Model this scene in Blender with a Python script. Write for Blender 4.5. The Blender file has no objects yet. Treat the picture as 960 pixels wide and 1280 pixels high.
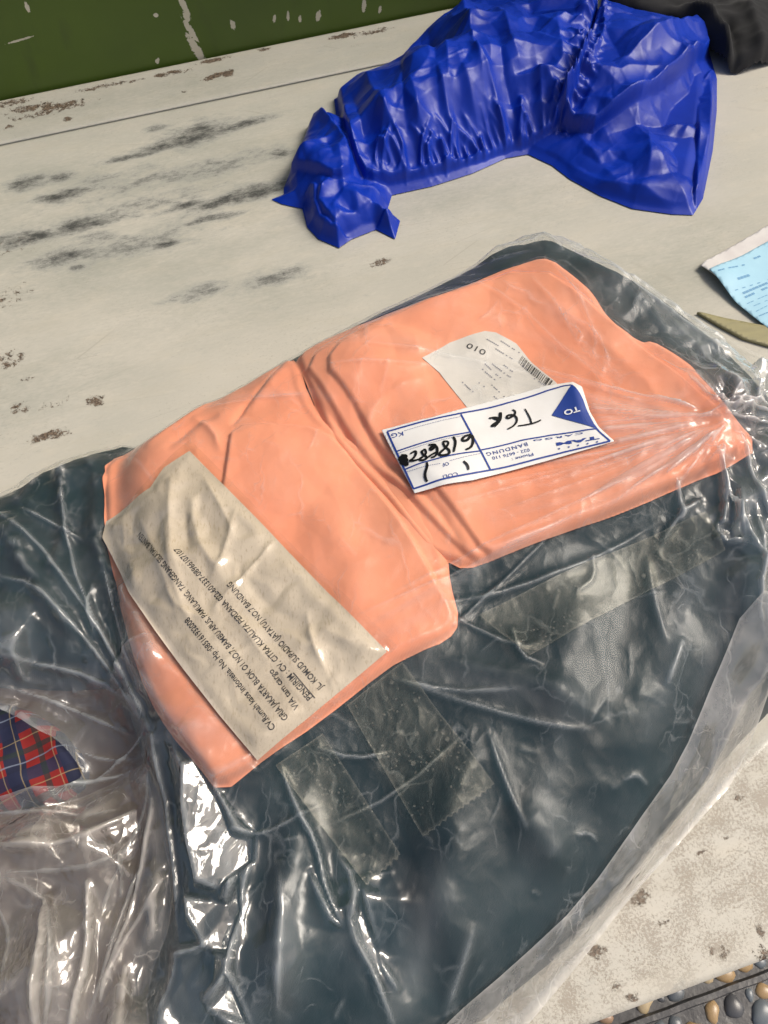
import bpy, math, random
import numpy as np
from mathutils import Matrix, Vector, Euler
random.seed(7)
RNG = np.random.default_rng(7)
SC = bpy.context.scene

# ------------------------------------------------------------------ camera
PITCH, ROLL, FOV, CH = math.radians(60), math.radians(-4), math.radians(66), 0.60
FPX = 640 / math.tan(FOV / 2)
fw = np.array([0, math.cos(PITCH), -math.sin(PITCH)])
rt = np.array([1.0, 0, 0]); up = np.cross(rt, fw)
RT = math.cos(ROLL) * rt + math.sin(ROLL) * up
UP = -math.sin(ROLL) * rt + math.cos(ROLL) * up
cd = bpy.data.cameras.new('camera'); cam = bpy.data.objects.new('camera', cd)
SC.collection.objects.link(cam)
cam.matrix_world = Matrix(((RT[0], UP[0], -fw[0], 0), (RT[1], UP[1], -fw[1], 0), (RT[2], UP[2], -fw[2], CH), (0, 0, 0, 1)))
cd.sensor_fit = 'VERTICAL'; cd.angle_y = FOV; cd.sensor_height = 24; cd.lens = 12 / math.tan(FOV / 2)
cd.clip_start = 0.01; cd.clip_end = 100
SC.camera = cam

# ------------------------------------------------------------------ world, sun, exposure
SUN_EL, SUN_AZ = math.radians(50), math.radians(8)     # azimuth measured from +X towards +Y
w = bpy.data.worlds.new('World'); SC.world = w; w.use_nodes = True
nt = w.node_tree; bg = nt.nodes['Background']
sky = nt.nodes.new('ShaderNodeTexSky'); sky.sky_type = 'NISHITA'; sky.sun_disc = False
sky.sun_elevation = SUN_EL; sky.sun_rotation = math.radians(90) - SUN_AZ
sky.air_density = 0.8; sky.dust_density = 6.0; sky.ozone_density = 0.4
nt.links.new(sky.outputs[0], bg.inputs[0]); bg.inputs[1].default_value = 0.10
sl = bpy.data.lights.new('sun', 'SUN'); sl.energy = 1.9; sl.angle = math.radians(20); sl.color = (1, 0.93, 0.82)
so = bpy.data.objects.new('sun', sl); SC.collection.objects.link(so)
sd = Vector((math.cos(SUN_EL) * math.cos(SUN_AZ), math.cos(SUN_EL) * math.sin(SUN_AZ), math.sin(SUN_EL)))
so.rotation_euler = sd.to_track_quat('Z', 'Y').to_euler(); so.location = sd * 3
SC.view_settings.view_transform = 'Standard'; SC.view_settings.look = 'None'
SC.view_settings.exposure = 0.36; SC.view_settings.gamma = 1
SC.render.engine = 'CYCLES'
SC.cycles.use_denoising = True
SC.cycles.max_bounces = 5; SC.cycles.diffuse_bounces = 3; SC.cycles.glossy_bounces = 3; SC.cycles.transparent_max_bounces = 12
SC.cycles.caustics_reflective = False; SC.cycles.caustics_refractive = False

# ------------------------------------------------------------------ helpers
def P(u, v, z=0.0):
    """where the sight line through photo point (u, v) meets height z"""
    d = fw + RT * (u - 480) / FPX + UP * (640 - v) / FPX
    t = (CH - z) / (-d[2])
    return np.array([d[0] * t, d[1] * t])

def W(pts, z=0.0):
    return np.array([P(p[0], p[1], p[2] if len(p) > 2 else z) for p in pts])

def chaikin(p, n=2, closed=True):
    p = np.asarray(p, float)
    for _ in range(n):
        if closed:
            q = np.roll(p, -1, 0)
            p = np.stack([0.75 * p + 0.25 * q, 0.25 * p + 0.75 * q], 1).reshape(-1, p.shape[1])
        else:
            q = p[1:]; o = p[:-1]
            m = np.stack([0.75 * o + 0.25 * q, 0.25 * o + 0.75 * q], 1).reshape(-1, p.shape[1])
            p = np.vstack([p[:1], m, p[-1:]])
    return p

def sdf(X, Y, poly):
    """signed distance (positive inside) and nearest outline point"""
    sh = X.shape; x = X.ravel(); y = Y.ravel()
    best = np.full(x.shape, 1e9); nx = np.zeros_like(x); ny = np.zeros_like(x); ins = np.zeros(x.shape, bool)
    n = len(poly)
    for i in range(n):
        ax, ay = poly[i]; bx, by = poly[(i + 1) % n]
        dx, dy = bx - ax, by - ay
        t = np.clip(((x - ax) * dx + (y - ay) * dy) / (dx * dx + dy * dy + 1e-12), 0, 1)
        px = ax + t * dx; py = ay + t * dy
        d = (x - px) ** 2 + (y - py) ** 2
        m = d < best; best[m] = d[m]; nx[m] = px[m]; ny[m] = py[m]
        if ay != by:
            c = ((ay > y) != (by > y)) & (x < (bx - ax) * (y - ay) / (by - ay) + ax)
            ins ^= c
    s = np.where(ins, 1, -1) * np.sqrt(best)
    return s.reshape(sh), nx.reshape(sh), ny.reshape(sh)

def hsh(i, j, s):
    v = (i.astype(np.int64) * 374761393 + j.astype(np.int64) * 668265263 + s * 974634777) & 0xffffffff
    v = ((v ^ (v >> 13)) * 1274126177) & 0xffffffff
    return ((v ^ (v >> 16)) & 0xffff) / 65535.0

def vn(x, y, s=0):
    i = np.floor(x); j = np.floor(y); a = x - i; b = y - j
    a = a * a * a * (a * (6 * a - 15) + 10); b = b * b * b * (b * (6 * b - 15) + 10)
    return (hsh(i, j, s) * (1 - a) + hsh(i + 1, j, s) * a) * (1 - b) + (hsh(i, j + 1, s) * (1 - a) + hsh(i + 1, j + 1, s) * a) * b

def fbm(x, y, s=0, o=4):
    r = 0; a = 0.5; t = 0
    for k in range(o):
        r = r + a * vn(x * 2 ** k + 17.3 * k, y * 2 ** k - 9.1 * k, s + k); t += a; a *= 0.5
    return r / t

def facet(X, Y, cell, s, warp=0.6):
    """crumple made of flat facets that meet in sharp creases, 0..1"""
    x = X / cell; y = Y / cell
    x = x + warp * (vn(X / cell * 0.6, Y / cell * 0.6, s + 50) - .5) * 2; y = y + warp * (vn(X / cell * 0.6 + 31, Y / cell * 0.6, s + 51) - .5) * 2
    sk = (x + y) * 0.366; i = np.floor(x + sk); j = np.floor(y + sk); a = x + sk - i; b = y + sk - j
    up_ = a > b
    h0 = hsh(i, j, s); h3 = hsh(i + 1, j + 1, s)
    h1 = np.where(up_, hsh(i + 1, j, s), hsh(i, j + 1, s))
    hi = np.maximum(a, b); lo = np.minimum(a, b)
    return h0 * (1 - hi) + h1 * (hi - lo) + h3 * lo

def sstep(x, a, b):
    t = np.clip((x - a) / (b - a), 0, 1); return t * t * (3 - 2 * t)

def blur(A, r):
    """three box blurs, radius in samples"""
    r = max(1, int(r))
    for _ in range(3):
        for ax in (0, 1):
            Pd = np.pad(A, [(r + 1, r) if k == ax else (0, 0) for k in (0, 1)], mode='edge')
            c = np.cumsum(Pd, axis=ax)
            A = (np.take(c, range(2 * r + 1, c.shape[ax]), ax) - np.take(c, range(0, c.shape[ax] - 2 * r - 1), ax)) / (2 * r + 1)
    return A

class Grid:
    def __init__(s, x0, x1, y0, y1, st):
        s.st = st; s.x = np.arange(x0, x1, st); s.y = np.arange(y0, y1, st); s.x0 = x0; s.y0 = y0
        s.X, s.Y = np.meshgrid(s.x, s.y)
    def samp(s, H, x, y):
        fx = np.clip((np.asarray(x) - s.x0) / s.st, 0, len(s.x) - 1.001); fy = np.clip((np.asarray(y) - s.y0) / s.st, 0, len(s.y) - 1.001)
        i = fx.astype(int); j = fy.astype(int); a = fx - i; b = fy - j
        return (H[j, i] * (1 - a) + H[j, i + 1] * a) * (1 - b) + (H[j + 1, i] * (1 - a) + H[j + 1, i + 1] * a) * b

def ridge(g, H, pts, amp, wd, p=1.3, taper=0.25, closed=False, sm=1):
    """add a crease with a crest along the line pts (world XY)"""
    pts = chaikin(pts, sm, False) if sm else np.asarray(pts)
    m = wd * 5
    i0 = int(max(0, (pts[:, 0].min() - m - g.x0) / g.st)); i1 = int(min(len(g.x), (pts[:, 0].max() + m - g.x0) / g.st + 2))
    j0 = int(max(0, (pts[:, 1].min() - m - g.y0) / g.st)); j1 = int(min(len(g.y), (pts[:, 1].max() + m - g.y0) / g.st + 2))
    if i1 - i0 < 2 or j1 - j0 < 2: return
    X = g.X[j0:j1, i0:i1]; Y = g.Y[j0:j1, i0:i1]
    best = np.full(X.shape, 1e9); T = np.zeros(X.shape)
    seg = np.hypot(*(pts[1:] - pts[:-1]).T); L = seg.sum() + 1e-9; c = 0
    for k in range(len(pts) - 1):
        ax, ay = pts[k]; dx, dy = pts[k + 1] - pts[k]
        t = np.clip(((X - ax) * dx + (Y - ay) * dy) / (dx * dx + dy * dy + 1e-12), 0, 1)
        d = (X - ax - t * dx) ** 2 + (Y - ay - t * dy) ** 2
        q = d < best; best[q] = d[q]; T[q] = ((c + t * seg[k]) / L)[q]; c += seg[k]
    d = np.sqrt(best)
    tp = np.clip(np.minimum(T, 1 - T) / max(taper, 1e-3), 0, 1) ** 0.7 if taper else 1
    H[j0:j1, i0:i1] += amp * tp * np.exp(-(d / wd) ** p)

def mesh_obj(name, V, F, mat, parent=None, smooth=True):
    me = bpy.data.meshes.new(name)
    V = np.asarray(V, np.float32); F = np.asarray(F, np.int32)
    k = F.shape[1]
    me.vertices.add(len(V)); me.vertices.foreach_set('co', V.ravel())
    me.loops.add(F.size); me.loops.foreach_set('vertex_index', F.ravel())
    me.polygons.add(len(F)); me.polygons.foreach_set('loop_start', np.arange(len(F)) * k)
    try: me.polygons.foreach_set('loop_total', np.full(len(F), k))
    except Exception: pass
    me.update(calc_edges=True); me.validate()
    me.polygons.foreach_set('use_smooth', np.full(len(F), smooth))
    me.materials.append(mat)
    o = bpy.data.objects.new(name, me); SC.collection.objects.link(o)
    if parent: o.parent = parent
    return o

def poly_obj(name, V, F, mat, parent=None, smooth=False):
    me = bpy.data.meshes.new(name); me.from_pydata([tuple(map(float, v)) for v in V], [], F); me.update()
    for p in me.polygons: p.use_smooth = smooth
    me.materials.append(mat); o = bpy.data.objects.new(name, me); SC.collection.objects.link(o)
    if parent: o.parent = parent
    return o

def sheet(name, g, H, S, NX, NY, mat, parent=None, stride=1, attrs=None, bottom=None):
    """mesh of the height field H where S > 0; rim points sit on the outline"""
    X = g.X[::stride, ::stride].copy(); Y = g.Y[::stride, ::stride].copy(); s = S[::stride, ::stride]
    nx = NX[::stride, ::stride]; ny = NY[::stride, ::stride]; st = g.st * stride
    ins = s > 0.12 * st
    snap = s < 0.12 * st
    X[snap] = nx[snap]; Y[snap] = ny[snap]
    Z = g.samp(H, X, Y)
    q = ins[:-1, :-1] | ins[1:, :-1] | ins[:-1, 1:] | ins[1:, 1:]
    idx = -np.ones(X.shape, np.int64)
    use = np.zeros(X.shape, bool)
    use[:-1, :-1] |= q; use[1:, :-1] |= q; use[:-1, 1:] |= q; use[1:, 1:] |= q
    idx[use] = np.arange(use.sum())
    V = np.stack([X[use], Y[use], Z[use]], 1)
    F = np.stack([idx[:-1, :-1][q], idx[:-1, 1:][q], idx[1:, 1:][q], idx[1:, :-1][q]], 1)
    n = len(V)
    if bottom is not None:                      # give the sheet a real thickness
        from collections import Counter
        V2 = V.copy(); V2[:, 2] -= bottom
        F2 = F[:, ::-1] + n
        e = np.concatenate([F[:, [0, 1]], F[:, [1, 2]], F[:, [2, 3]], F[:, [3, 0]]])
        key = np.minimum(e[:, 0], e[:, 1]) * (n + 1) + np.maximum(e[:, 0], e[:, 1])
        u, inv, cnt = np.unique(key, return_inverse=True, return_counts=True)
        b = e[cnt[inv] == 1]
        F3 = np.stack([b[:, 1], b[:, 0], b[:, 0] + n, b[:, 1] + n], 1)
        V = np.vstack([V, V2]); F = np.vstack([F, F2, F3])
    o = mesh_obj(name, V, F, mat, parent)
    if attrs:
        for k, A in attrs.items():
            at = o.data.attributes.new(k, 'FLOAT', 'POINT'); vals = g.samp(A, V[:, 0], V[:, 1])
            at.data.foreach_set('value', vals.astype(np.float32))
    return o

def empty(name, loc=(0, 0, 0)):
    o = bpy.data.objects.new(name, None); SC.collection.objects.link(o); o.location = loc; o.empty_display_size = .05
    return o

def tag(o, label, cat, group=None):
    o['label'] = label; o['category'] = cat
    if group: o['group'] = group
    return o

# ------------------------------------------------------------------ material helpers
class NT:
    def __init__(s, name):
        s.m = bpy.data.materials.new(name); s.m.use_nodes = True; s.t = s.m.node_tree
        s.n = s.t.nodes; s.b = s.n['Principled BSDF']; s.out = s.n['Material Output']
        s._co = None
    def co(s, kind='Object'):
        if not s._co: s._co = s.n.new('ShaderNodeTexCoord')
        return s._co.outputs[kind]
    def l(s, a, b): s.t.links.new(a, b)
    def node(s, t, **k):
        n = s.n.new(t)
        for a, b in k.items(): setattr(n, a, b)
        return n
    def math(s, op, a, b=None, c=None):
        n = s.node('ShaderNodeMath', operation=op)
        for i, v in enumerate((a, b, c)):
            if v is None: continue
            if hasattr(v, 'links'): s.l(v, n.inputs[i])
            else: n.inputs[i].default_value = v
        return n.outputs[0]
    def mapp(s, scale=(1, 1, 1), rot=0, loc=(0, 0, 0), src=None):
        n = s.node('ShaderNodeMapping'); n.inputs['Scale'].default_value = scale; n.inputs['Rotation'].default_value = (0, 0, rot)
        n.inputs['Location'].default_value = loc
        s.l(src or s.co(), n.inputs[0]); return n.outputs[0]
    def noise(s, scale, vec=None, detail=5, rough=.55, dist=0):
        n = s.node('ShaderNodeTexNoise'); n.inputs['Scale'].default_value = scale; n.inputs['Detail'].default_value = detail
        n.inputs['Roughness'].default_value = rough; n.inputs['Distortion'].default_value = dist
        s.l(vec or s.co(), n.inputs['Vector']); return n.outputs['Fac']
    def vor(s, scale, vec=None, feature='F1'):
        n = s.node('ShaderNodeTexVoronoi', feature=feature); n.inputs['Scale'].default_value = scale
        s.l(vec or s.co(), n.inputs['Vector']); return n
    def ramp(s, f, stops):
        n = s.node('ShaderNodeValToRGB'); e = n.color_ramp.elements
        while len(e) < len(stops): e.new(0.5)
        for i, (p, c) in enumerate(stops):
            e[i].position = p; e[i].color = (*c, 1) if len(c) == 3 else c
        s.l(f, n.inputs[0]); return n.outputs[0]
    def rng(s, f, a, b, c=0, d=1, smooth=False):
        n = s.node('ShaderNodeMapRange'); n.clamp = True
        if smooth: n.interpolation_type = 'SMOOTHSTEP'
        s.l(f, n.inputs[0])
        for i, v in zip((1, 2, 3, 4), (a, b, c, d)): n.inputs[i].default_value = v
        return n.outputs[0]
    def mix(s, f, a, b, bt='MIX'):
        n = s.node('ShaderNodeMix', data_type='RGBA', blend_type=bt)
        for i, v in ((0, f), (6, a), (7, b)):
            if hasattr(v, 'links'): s.l(v, n.inputs[i])
            elif i == 0: n.inputs[0].default_value = v
            else: n.inputs[i].default_value = (*v, 1)
        return n.outputs[2]
    def bump(s, h, strength=.3, dist=.001, nrm=None):
        n = s.node('ShaderNodeBump'); n.inputs['Strength'].default_value = strength; n.inputs['Distance'].default_value = dist
        s.l(h, n.inputs['Height'])
        if nrm: s.l(nrm, n.inputs['Normal'])
        return n.outputs[0]
    def set(s, **k):
        for a, v in k.items():
            i = s.b.inputs[a.replace('_', ' ')]
            if hasattr(v, 'links'): s.l(v, i)
            elif isinstance(v, tuple) and len(v) == 3: i.default_value = (*v, 1)
            else: i.default_value = v
        return s
    def blobs(s, lst, mapfn, nz, amp=1.0):
        """worn patches: lst of (u, v, half length px, half width px, turn deg); returns 0..1+"""
        acc = None
        for (x, y, a, b, r, wgt) in lst:
            n = s.node('ShaderNodeMapping', vector_type='TEXTURE')
            n.inputs['Location'].default_value = (x, y, 0); n.inputs['Rotation'].default_value = (0, 0, r); n.inputs['Scale'].default_value = (a, b, 1)
            s.l(mapfn, n.inputs[0])
            L = s.node('ShaderNodeVectorMath', operation='LENGTH'); s.l(n.outputs[0], L.inputs[0])
            v = s.math('MULTIPLY', s.rng(L.outputs['Value'], 1.25, 0.0, 0, 1), wgt)
            acc = v if acc is None else s.math('MAXIMUM', acc, v)
        return acc

def flat(name, col, rough=.6, spec=.5):
    m = NT(name); m.set(Base_Color=col, Roughness=rough, Specular_IOR_Level=spec); return m.m

# cloth
def cloth(name, col, col2, rough=.9, weave=1400, bs=.25, spec=.2, sheen=.15):
    m = NT(name)
    n = m.noise(9, detail=4); c = m.mix(m.rng(n, .35, .65), col, col2)
    f = m.noise(900, detail=2); c = m.mix(m.math('MULTIPLY', f, .12), c, tuple(v * .6 for v in col))
    wv = m.node('ShaderNodeTexWave', wave_type='BANDS'); wv.inputs['Scale'].default_value = weave / 6; wv.inputs['Distortion'].default_value = 1.5
    m.l(m.mapp(rot=.7), wv.inputs['Vector'])
    b = m.bump(wv.outputs['Fac'], bs * .5, .0003); b = m.bump(m.noise(60, detail=5), bs, .0006, b)
    m.set(Base_Color=c, Roughness=rough, Specular_IOR_Level=spec, Normal=b)
    m.b.inputs['Sheen Weight'].default_value = sheen; m.b.inputs['Sheen Roughness'].default_value = .6
    return m.m
M_salmon = cloth('salmon_knit', (.84, .34, .20), (.80, .29, .165))
M_teal = cloth('dark_teal_cloth', (.013, .033, .042), (.008, .022, .030), sheen=.05)
M_taupe = cloth('taupe_cloth', (.10, .062, .044), (.065, .042, .032))
M_black = cloth('black_cloth', (.014, .015, .017), (.009, .009, .011), sheen=.1)

# blue nylon
m = NT('blue_nylon'); n1 = m.noise(14, detail=5)
c = m.mix(m.rng(n1, .3, .7), (.001, .020, .28), (.001, .032, .40))
bb = m.bump(m.noise(38, detail=4, rough=.5, dist=1.4), .09, .003)
bb = m.bump(m.noise(1500, detail=1), .12, .0002, bb)
m.set(Base_Color=c, Roughness=.42, Specular_IOR_Level=.38, Normal=bb); m.b.inputs['Sheen Weight'].default_value = 0
M_blue = m.m

# clear films
def film(name, haze=.08, haze2=.22, tint=(.97, .97, .96), rough=.07, fboost=1.9, bump=.5, attr=None, hz=(.86, .86, .84), streak=None, scale=30, bubbles=False, crump=1.0, lineamt=.10, taut=None):
    m = NT(name)
    m.n.remove(m.b)
    tr = m.node('ShaderNodeBsdfTransparent'); tr.inputs[0].default_value = (*tint, 1)
    df = m.node('ShaderNodeBsdfDiffuse'); df.inputs[0].default_value = (*hz, 1)
    tl = m.node('ShaderNodeBsdfTranslucent'); tl.inputs[0].default_value = (*hz, 1)
    dm = m.node('ShaderNodeMixShader'); dm.inputs[0].default_value = .45; m.l(df.outputs[0], dm.inputs[1]); m.l(tl.outputs[0], dm.inputs[2])
    g = m.node('ShaderNodeBsdfGlossy'); g.inputs['Roughness'].default_value = rough
    if attr == 'wear' and taut:
        cr_ = m.node('ShaderNodeAttribute', attribute_name='crisp'); m.l(m.rng(cr_.outputs['Fac'], 0, 1, taut, rough), g.inputs['Roughness'])
    g.inputs[0].default_value = (1, 1, 1, 1)
    h = m.noise(scale, detail=4, rough=.6, dist=.8)
    dn = m.node('ShaderNodeTexNoise'); dn.inputs['Scale'].default_value = 26; dn.inputs['Detail'].default_value = 3; m.l(m.co(), dn.inputs['Vector'])
    wv = m.node('ShaderNodeVectorMath', operation='MULTIPLY_ADD'); m.l(dn.outputs['Color'], wv.inputs[0]); wv.inputs[1].default_value = (.035, .035, .035); m.l(m.co(), wv.inputs[2])
    c1 = m.vor(46, m.mapp((1, .55, 1), .5, src=wv.outputs[0])).outputs['Distance']; c2 = m.vor(125, m.mapp((1, .6, 1), -.8, src=wv.outputs[0])).outputs['Distance']
    patch = m.rng(m.noise(11, detail=2), .42, .62)
    cc_ = m.math('ADD', m.math('MULTIPLY', c1, .0030 * crump), m.math('MULTIPLY', m.math('MULTIPLY', c2, patch), .0012 * crump))
    nrm = m.bump(m.math('ADD', m.math('MULTIPLY', h, bump * .0020), cc_), 1.0, 1.0)
    de = m.vor(58, m.mapp((1, .5, 1), 1.1, src=wv.outputs[0]), 'DISTANCE_TO_EDGE').outputs['Distance']
    lines = m.math('MULTIPLY', m.rng(de, .0, .035, 1, 0), m.rng(m.noise(34, detail=3), .5, .62))
    de2 = m.vor(21, m.mapp((1, .35, 1), -.35, src=wv.outputs[0]), 'DISTANCE_TO_EDGE').outputs['Distance']
    lines = m.math('MAXIMUM', lines, m.math('MULTIPLY', m.rng(de2, .0, .022, 1, 0), m.rng(m.noise(16, detail=3), .48, .6)))
    for s in (g, df, tl): m.l(nrm, s.inputs['Normal'])
    hf = m.rng(m.noise(scale * .7, m.mapp((1, .4, 1), -.5), detail=5, rough=.72), .42, .72, haze, haze2)
    if attr:
        a = m.node('ShaderNodeAttribute', attribute_name=attr)
        hf = m.math('ADD', hf, a.outputs['Fac'])
    if bubbles:
        v = m.vor(110); sp = m.rng(v.outputs['Distance'], .16, .20, 1, 0)
        sp2 = m.math('MULTIPLY', sp, m.rng(m.noise(40, detail=2), .5, .56, 0, 1))
        v3 = m.vor(330); sp3 = m.math('MULTIPLY', m.rng(v3.outputs['Distance'], .2, .28, 1, 0), m.rng(m.noise(55, detail=2), .5, .56, 0, 1))
        hf = m.math('ADD', hf, m.math('MULTIPLY', m.math('MAXIMUM', sp2, sp3), .20))
    hf = m.math('ADD', hf, m.math('MULTIPLY', lines, lineamt))
    hf = m.math('MINIMUM', hf, .85)
    ms = m.node('ShaderNodeMixShader'); m.l(hf, ms.inputs[0]); m.l(tr.outputs[0], ms.inputs[1]); m.l(dm.outputs[0], ms.inputs[2])
    fr = m.node('ShaderNodeFresnel'); fr.inputs[0].default_value = 1.5; m.l(nrm, fr.inputs['Normal'])
    ff = m.math('MINIMUM', m.math('MULTIPLY', fr.outputs[0], fboost if not taut else m.rng(cr_.outputs['Fac'], 0, 1, fboost * .55, fboost * 1.25)), 1)
    geo = m.node('ShaderNodeNewGeometry')
    ff = m.math('MULTIPLY', ff, m.math('SUBTRACT', 1, m.math('MULTIPLY', geo.outputs['Backfacing'], .93)))
    mo = m.node('ShaderNodeMixShader'); m.l(ff, mo.inputs[0]); m.l(ms.outputs[0], mo.inputs[1]); m.l(g.outputs[0], mo.inputs[2])
    m.l(mo.outputs[0], m.out.inputs[0])
    return m.m
M_film = film('clear_plastic_film', haze=.0, haze2=.05, attr='wear', bump=.2, fboost=1.2, rough=.05, hz=(.80, .85, .87), crump=.45, lineamt=.15, taut=.40)  # bluish haze colour carries the painted sheen streaks
M_loose = film('loose_plastic_film', crump=.9, lineamt=.22, haze=.08, haze2=.30, tint=(.95, .93, .90), attr='wear', scale=24, bump=.25, fboost=1.5, hz=(.78, .74, .68))
M_edge = film('milky_plastic_edge', attr='wear', haze=.20, haze2=.46, crump=.4, bump=.3, hz=(.84, .82, .78), lineamt=.2)
M_tape = film('clear_tape', attr='wear', crump=.4, lineamt=.04, haze=.0, haze2=.015, tint=(.97, .96, .90), bump=.2, hz=(.72, .70, .6), bubbles=True, rough=.34, fboost=.5)
M_tape2 = film('clear_label_tape', crump=.35, lineamt=.03, haze=.01, haze2=.04, tint=(.97, .96, .93), bump=.1, rough=.12, fboost=1.2)

# paper
m = NT('kraft_paper'); f1 = m.noise(25, detail=6); f2 = m.noise(700, m.mapp((1, .3, 1), .8), detail=2)
c = m.mix(m.rng(f1, .35, .7), (.59, .52, .425), (.51, .445, .355)); c = m.mix(m.rng(f2, .55, .75, 0, .5), c, (.30, .23, .15))
m.set(Base_Color=c, Roughness=.75, Specular_IOR_Level=.3, Normal=m.bump(f2, .15, .0002)); M_kraft = m.m
def paper(name, a, b, rough=.5):
    m = NT(name); c = m.mix(m.rng(m.noise(30), .4, .7), a, b)
    m.set(Base_Color=c, Roughness=rough, Normal=m.bump(m.noise(90, detail=5), .15, .0006)); return m.m
M_white = paper('white_label_paper', (.78, .78, .76), (.72, .71, .68), .38)
M_sticker = paper('grey_sticker_paper', (.66, .63, .58), (.60, .57, .52))
M_bluepaper = paper('light_blue_paper', (.40, .66, .80), (.35, .60, .75))
M_greypaper = paper('grey_white_paper', (.70, .68, .66), (.60, .57, .56))
M_inkblue = flat('navy_print', (.012, .045, .26), .5)
M_ink = flat('black_print', (.02, .018, .016), .6)
M_marker = flat('black_marker', (.006, .006, .007), .35)
M_faint = flat('faint_grey_print', (.20, .20, .24), .6)
M_faintblue = flat('faint_blue_print', (.16, .36, .58), .6)
M_whiteprint = flat('white_print', (.75, .77, .8), .5)

# ------------------------------------------------------------------ setting: floor, wall, table
A0 = P(0, 123); A1 = P(480, 25); e1 = (A1 - A0) / np.linalg.norm(A1 - A0); e2 = np.array([-e1[1], e1[0]])
TANG = math.atan2(e1[1], e1[0])
def TC(u, v, z=0.0):
    p = P(u, v, z) - A0; return (float(p @ e1), float(p @ e2))
FRONT = np.mean([TC(750, 1280)[1], TC(960, 1194)[1]])       # depth of the table's front edge
SEAM = np.mean([TC(0, 179)[1], TC(480, 81)[1]])
print('table depth', FRONT, 'seam', SEAM)
FZ = -0.42
def TW(a, b, z=0): q = A0 + a * e1 + b * e2; return (float(q[0]), float(q[1]), z)

def box(name, x0, x1, y0, y1, z0, z1, mat, parent=None, bev=0.0):
    import bmesh
    bm = bmesh.new(); bmesh.ops.create_cube(bm, size=1)
    for v in bm.verts:
        v.co = Vector((x0 + (v.co.x + .5) * (x1 - x0), y0 + (v.co.y + .5) * (y1 - y0), z0 + (v.co.z + .5) * (z1 - z0)))
    if bev: bmesh.ops.bevel(bm, geom=bm.edges[:], offset=bev, segments=2, affect='EDGES', profile=.6)
    me = bpy.data.meshes.new(name); bm.to_mesh(me); bm.free(); me.materials.append(mat)
    o = bpy.data.objects.new(name, me); SC.collection.objects.link(o)
    if parent: o.parent = parent
    return o

def tb(u, v, hl, hw, deg=0, wt=1.0):
    """patch given by a photo point on the table and sizes in metres, in table coordinates"""
    a, b = TC(u, v); return (a, b, hl, hw, math.radians(deg), wt)
# painted table top
m = NT('worn_cream_paint'); co = m.co()
streak = m.noise(10, m.mapp((1, 3.2, 1)), detail=8, rough=.65)
GRIME_SHADE = [tb(180, 260, .42, .16, 0, 1.0), tb(40, 330, .25, .12, 0, .9), tb(260, 380, .25, .07, 0, .7), tb(700, 250, .25, .06, 0, .7), tb(330, 230, .09, .06, 0, 1), tb(850, 330, .2, .1, 0, .7), tb(60, 480, .12, .07, 0, .8), tb(200, 120, .3, .05, 0, .7), tb(560, 250, .2, .04, 0, .8)]  # grime plus painted light falloff at back left and shade beside the cover
fine = m.noise(420, detail=3); speck = m.noise(150, m.mapp((1, 1, 1), .3), detail=6, rough=.7)
base = m.mix(m.rng(m.noise(3.2, detail=4), .35, .7), (.55, .525, .455), (.49, .48, .42))
base = m.mix(m.rng(streak, .5, .75, 0, .45), base, (.50, .46, .36))
base = m.mix(m.rng(m.noise(22, m.mapp((1, 2.5, 1)), detail=6), .52, .75, 0, .35), base, (.64, .59, .49))
SMUDGE = ([tb(35, 228, .030, .016), tb(75, 222, .022, .010), tb(83, 243, .045, .012), tb(105, 280, .055, .016, 3), tb(20, 300, .08, .014, -4),
                  tb(200, 185, .04, .010), tb(247, 168, .05, .026, 8), tb(300, 157, .055, .009, 6), tb(195, 160, .018, .008), tb(170, 195, .05, .007),
                  tb(230, 258, .04, .008, 5), tb(300, 245, .085, .014, 6), tb(325, 240, .05, .012, 4), tb(270, 272, .04, .007), tb(205, 220, .06, .012, 0, .75), tb(140, 225, .06, .02, 0, .5),
                  tb(150, 310, .10, .02, 0, .7), tb(80, 320, .05, .014, 0, .9), tb(250, 365, .035, .012, 0, .8), tb(345, 348, .05, .014, 0, .7), tb(95, 334, .012, .006), tb(350, 190, .02, .012, 0, .8),
                  tb(210, 305, .03, .006), tb(120, 300, .03, .03, 0, .6), tb(240, 215, .16, .02, 2, .62), tb(160, 262, .12, .02, 2, .6)])
smudge = m.node('ShaderNodeAttribute', attribute_name='smudge').outputs['Fac']
sm = m.math('ADD', smudge, m.math('MULTIPLY', m.math('SUBTRACT', m.noise(26, m.mapp((1, 2.0, 1)), detail=12, rough=.85), .5), 3.6))
gm = m.node('ShaderNodeAttribute', attribute_name='grime_shade').outputs['Fac']
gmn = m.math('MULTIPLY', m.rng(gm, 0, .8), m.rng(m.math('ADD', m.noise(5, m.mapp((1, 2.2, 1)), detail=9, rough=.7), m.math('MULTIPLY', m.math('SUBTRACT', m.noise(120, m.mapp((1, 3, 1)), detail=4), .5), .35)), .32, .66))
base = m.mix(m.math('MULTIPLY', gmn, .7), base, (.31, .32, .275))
scr = m.vor(9, m.mapp((.35, 3.5, 1), .25, src=None), 'DISTANCE_TO_EDGE').outputs['Distance']
base = m.mix(m.math('MULTIPLY', m.rng(scr, 0, .006, 1, 0), m.rng(m.noise(8), .5, .62, 0, .45)), base, (.30, .28, .23))
pit = m.noise(260, m.mapp((1, 1.6, 1), .2), detail=4, rough=.8); big = m.noise(12, detail=5)
base = m.mix(m.math('MULTIPLY', m.rng(pit, .56, .66), m.rng(big, .42, .66, .1, .6)), base, (.27, .255, .20))
base = m.mix(m.rng(m.noise(55, m.mapp((1, 3, 1), .1), detail=8, rough=.75), .55, .8, 0, .45), base, (.68, .65, .56))
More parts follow.
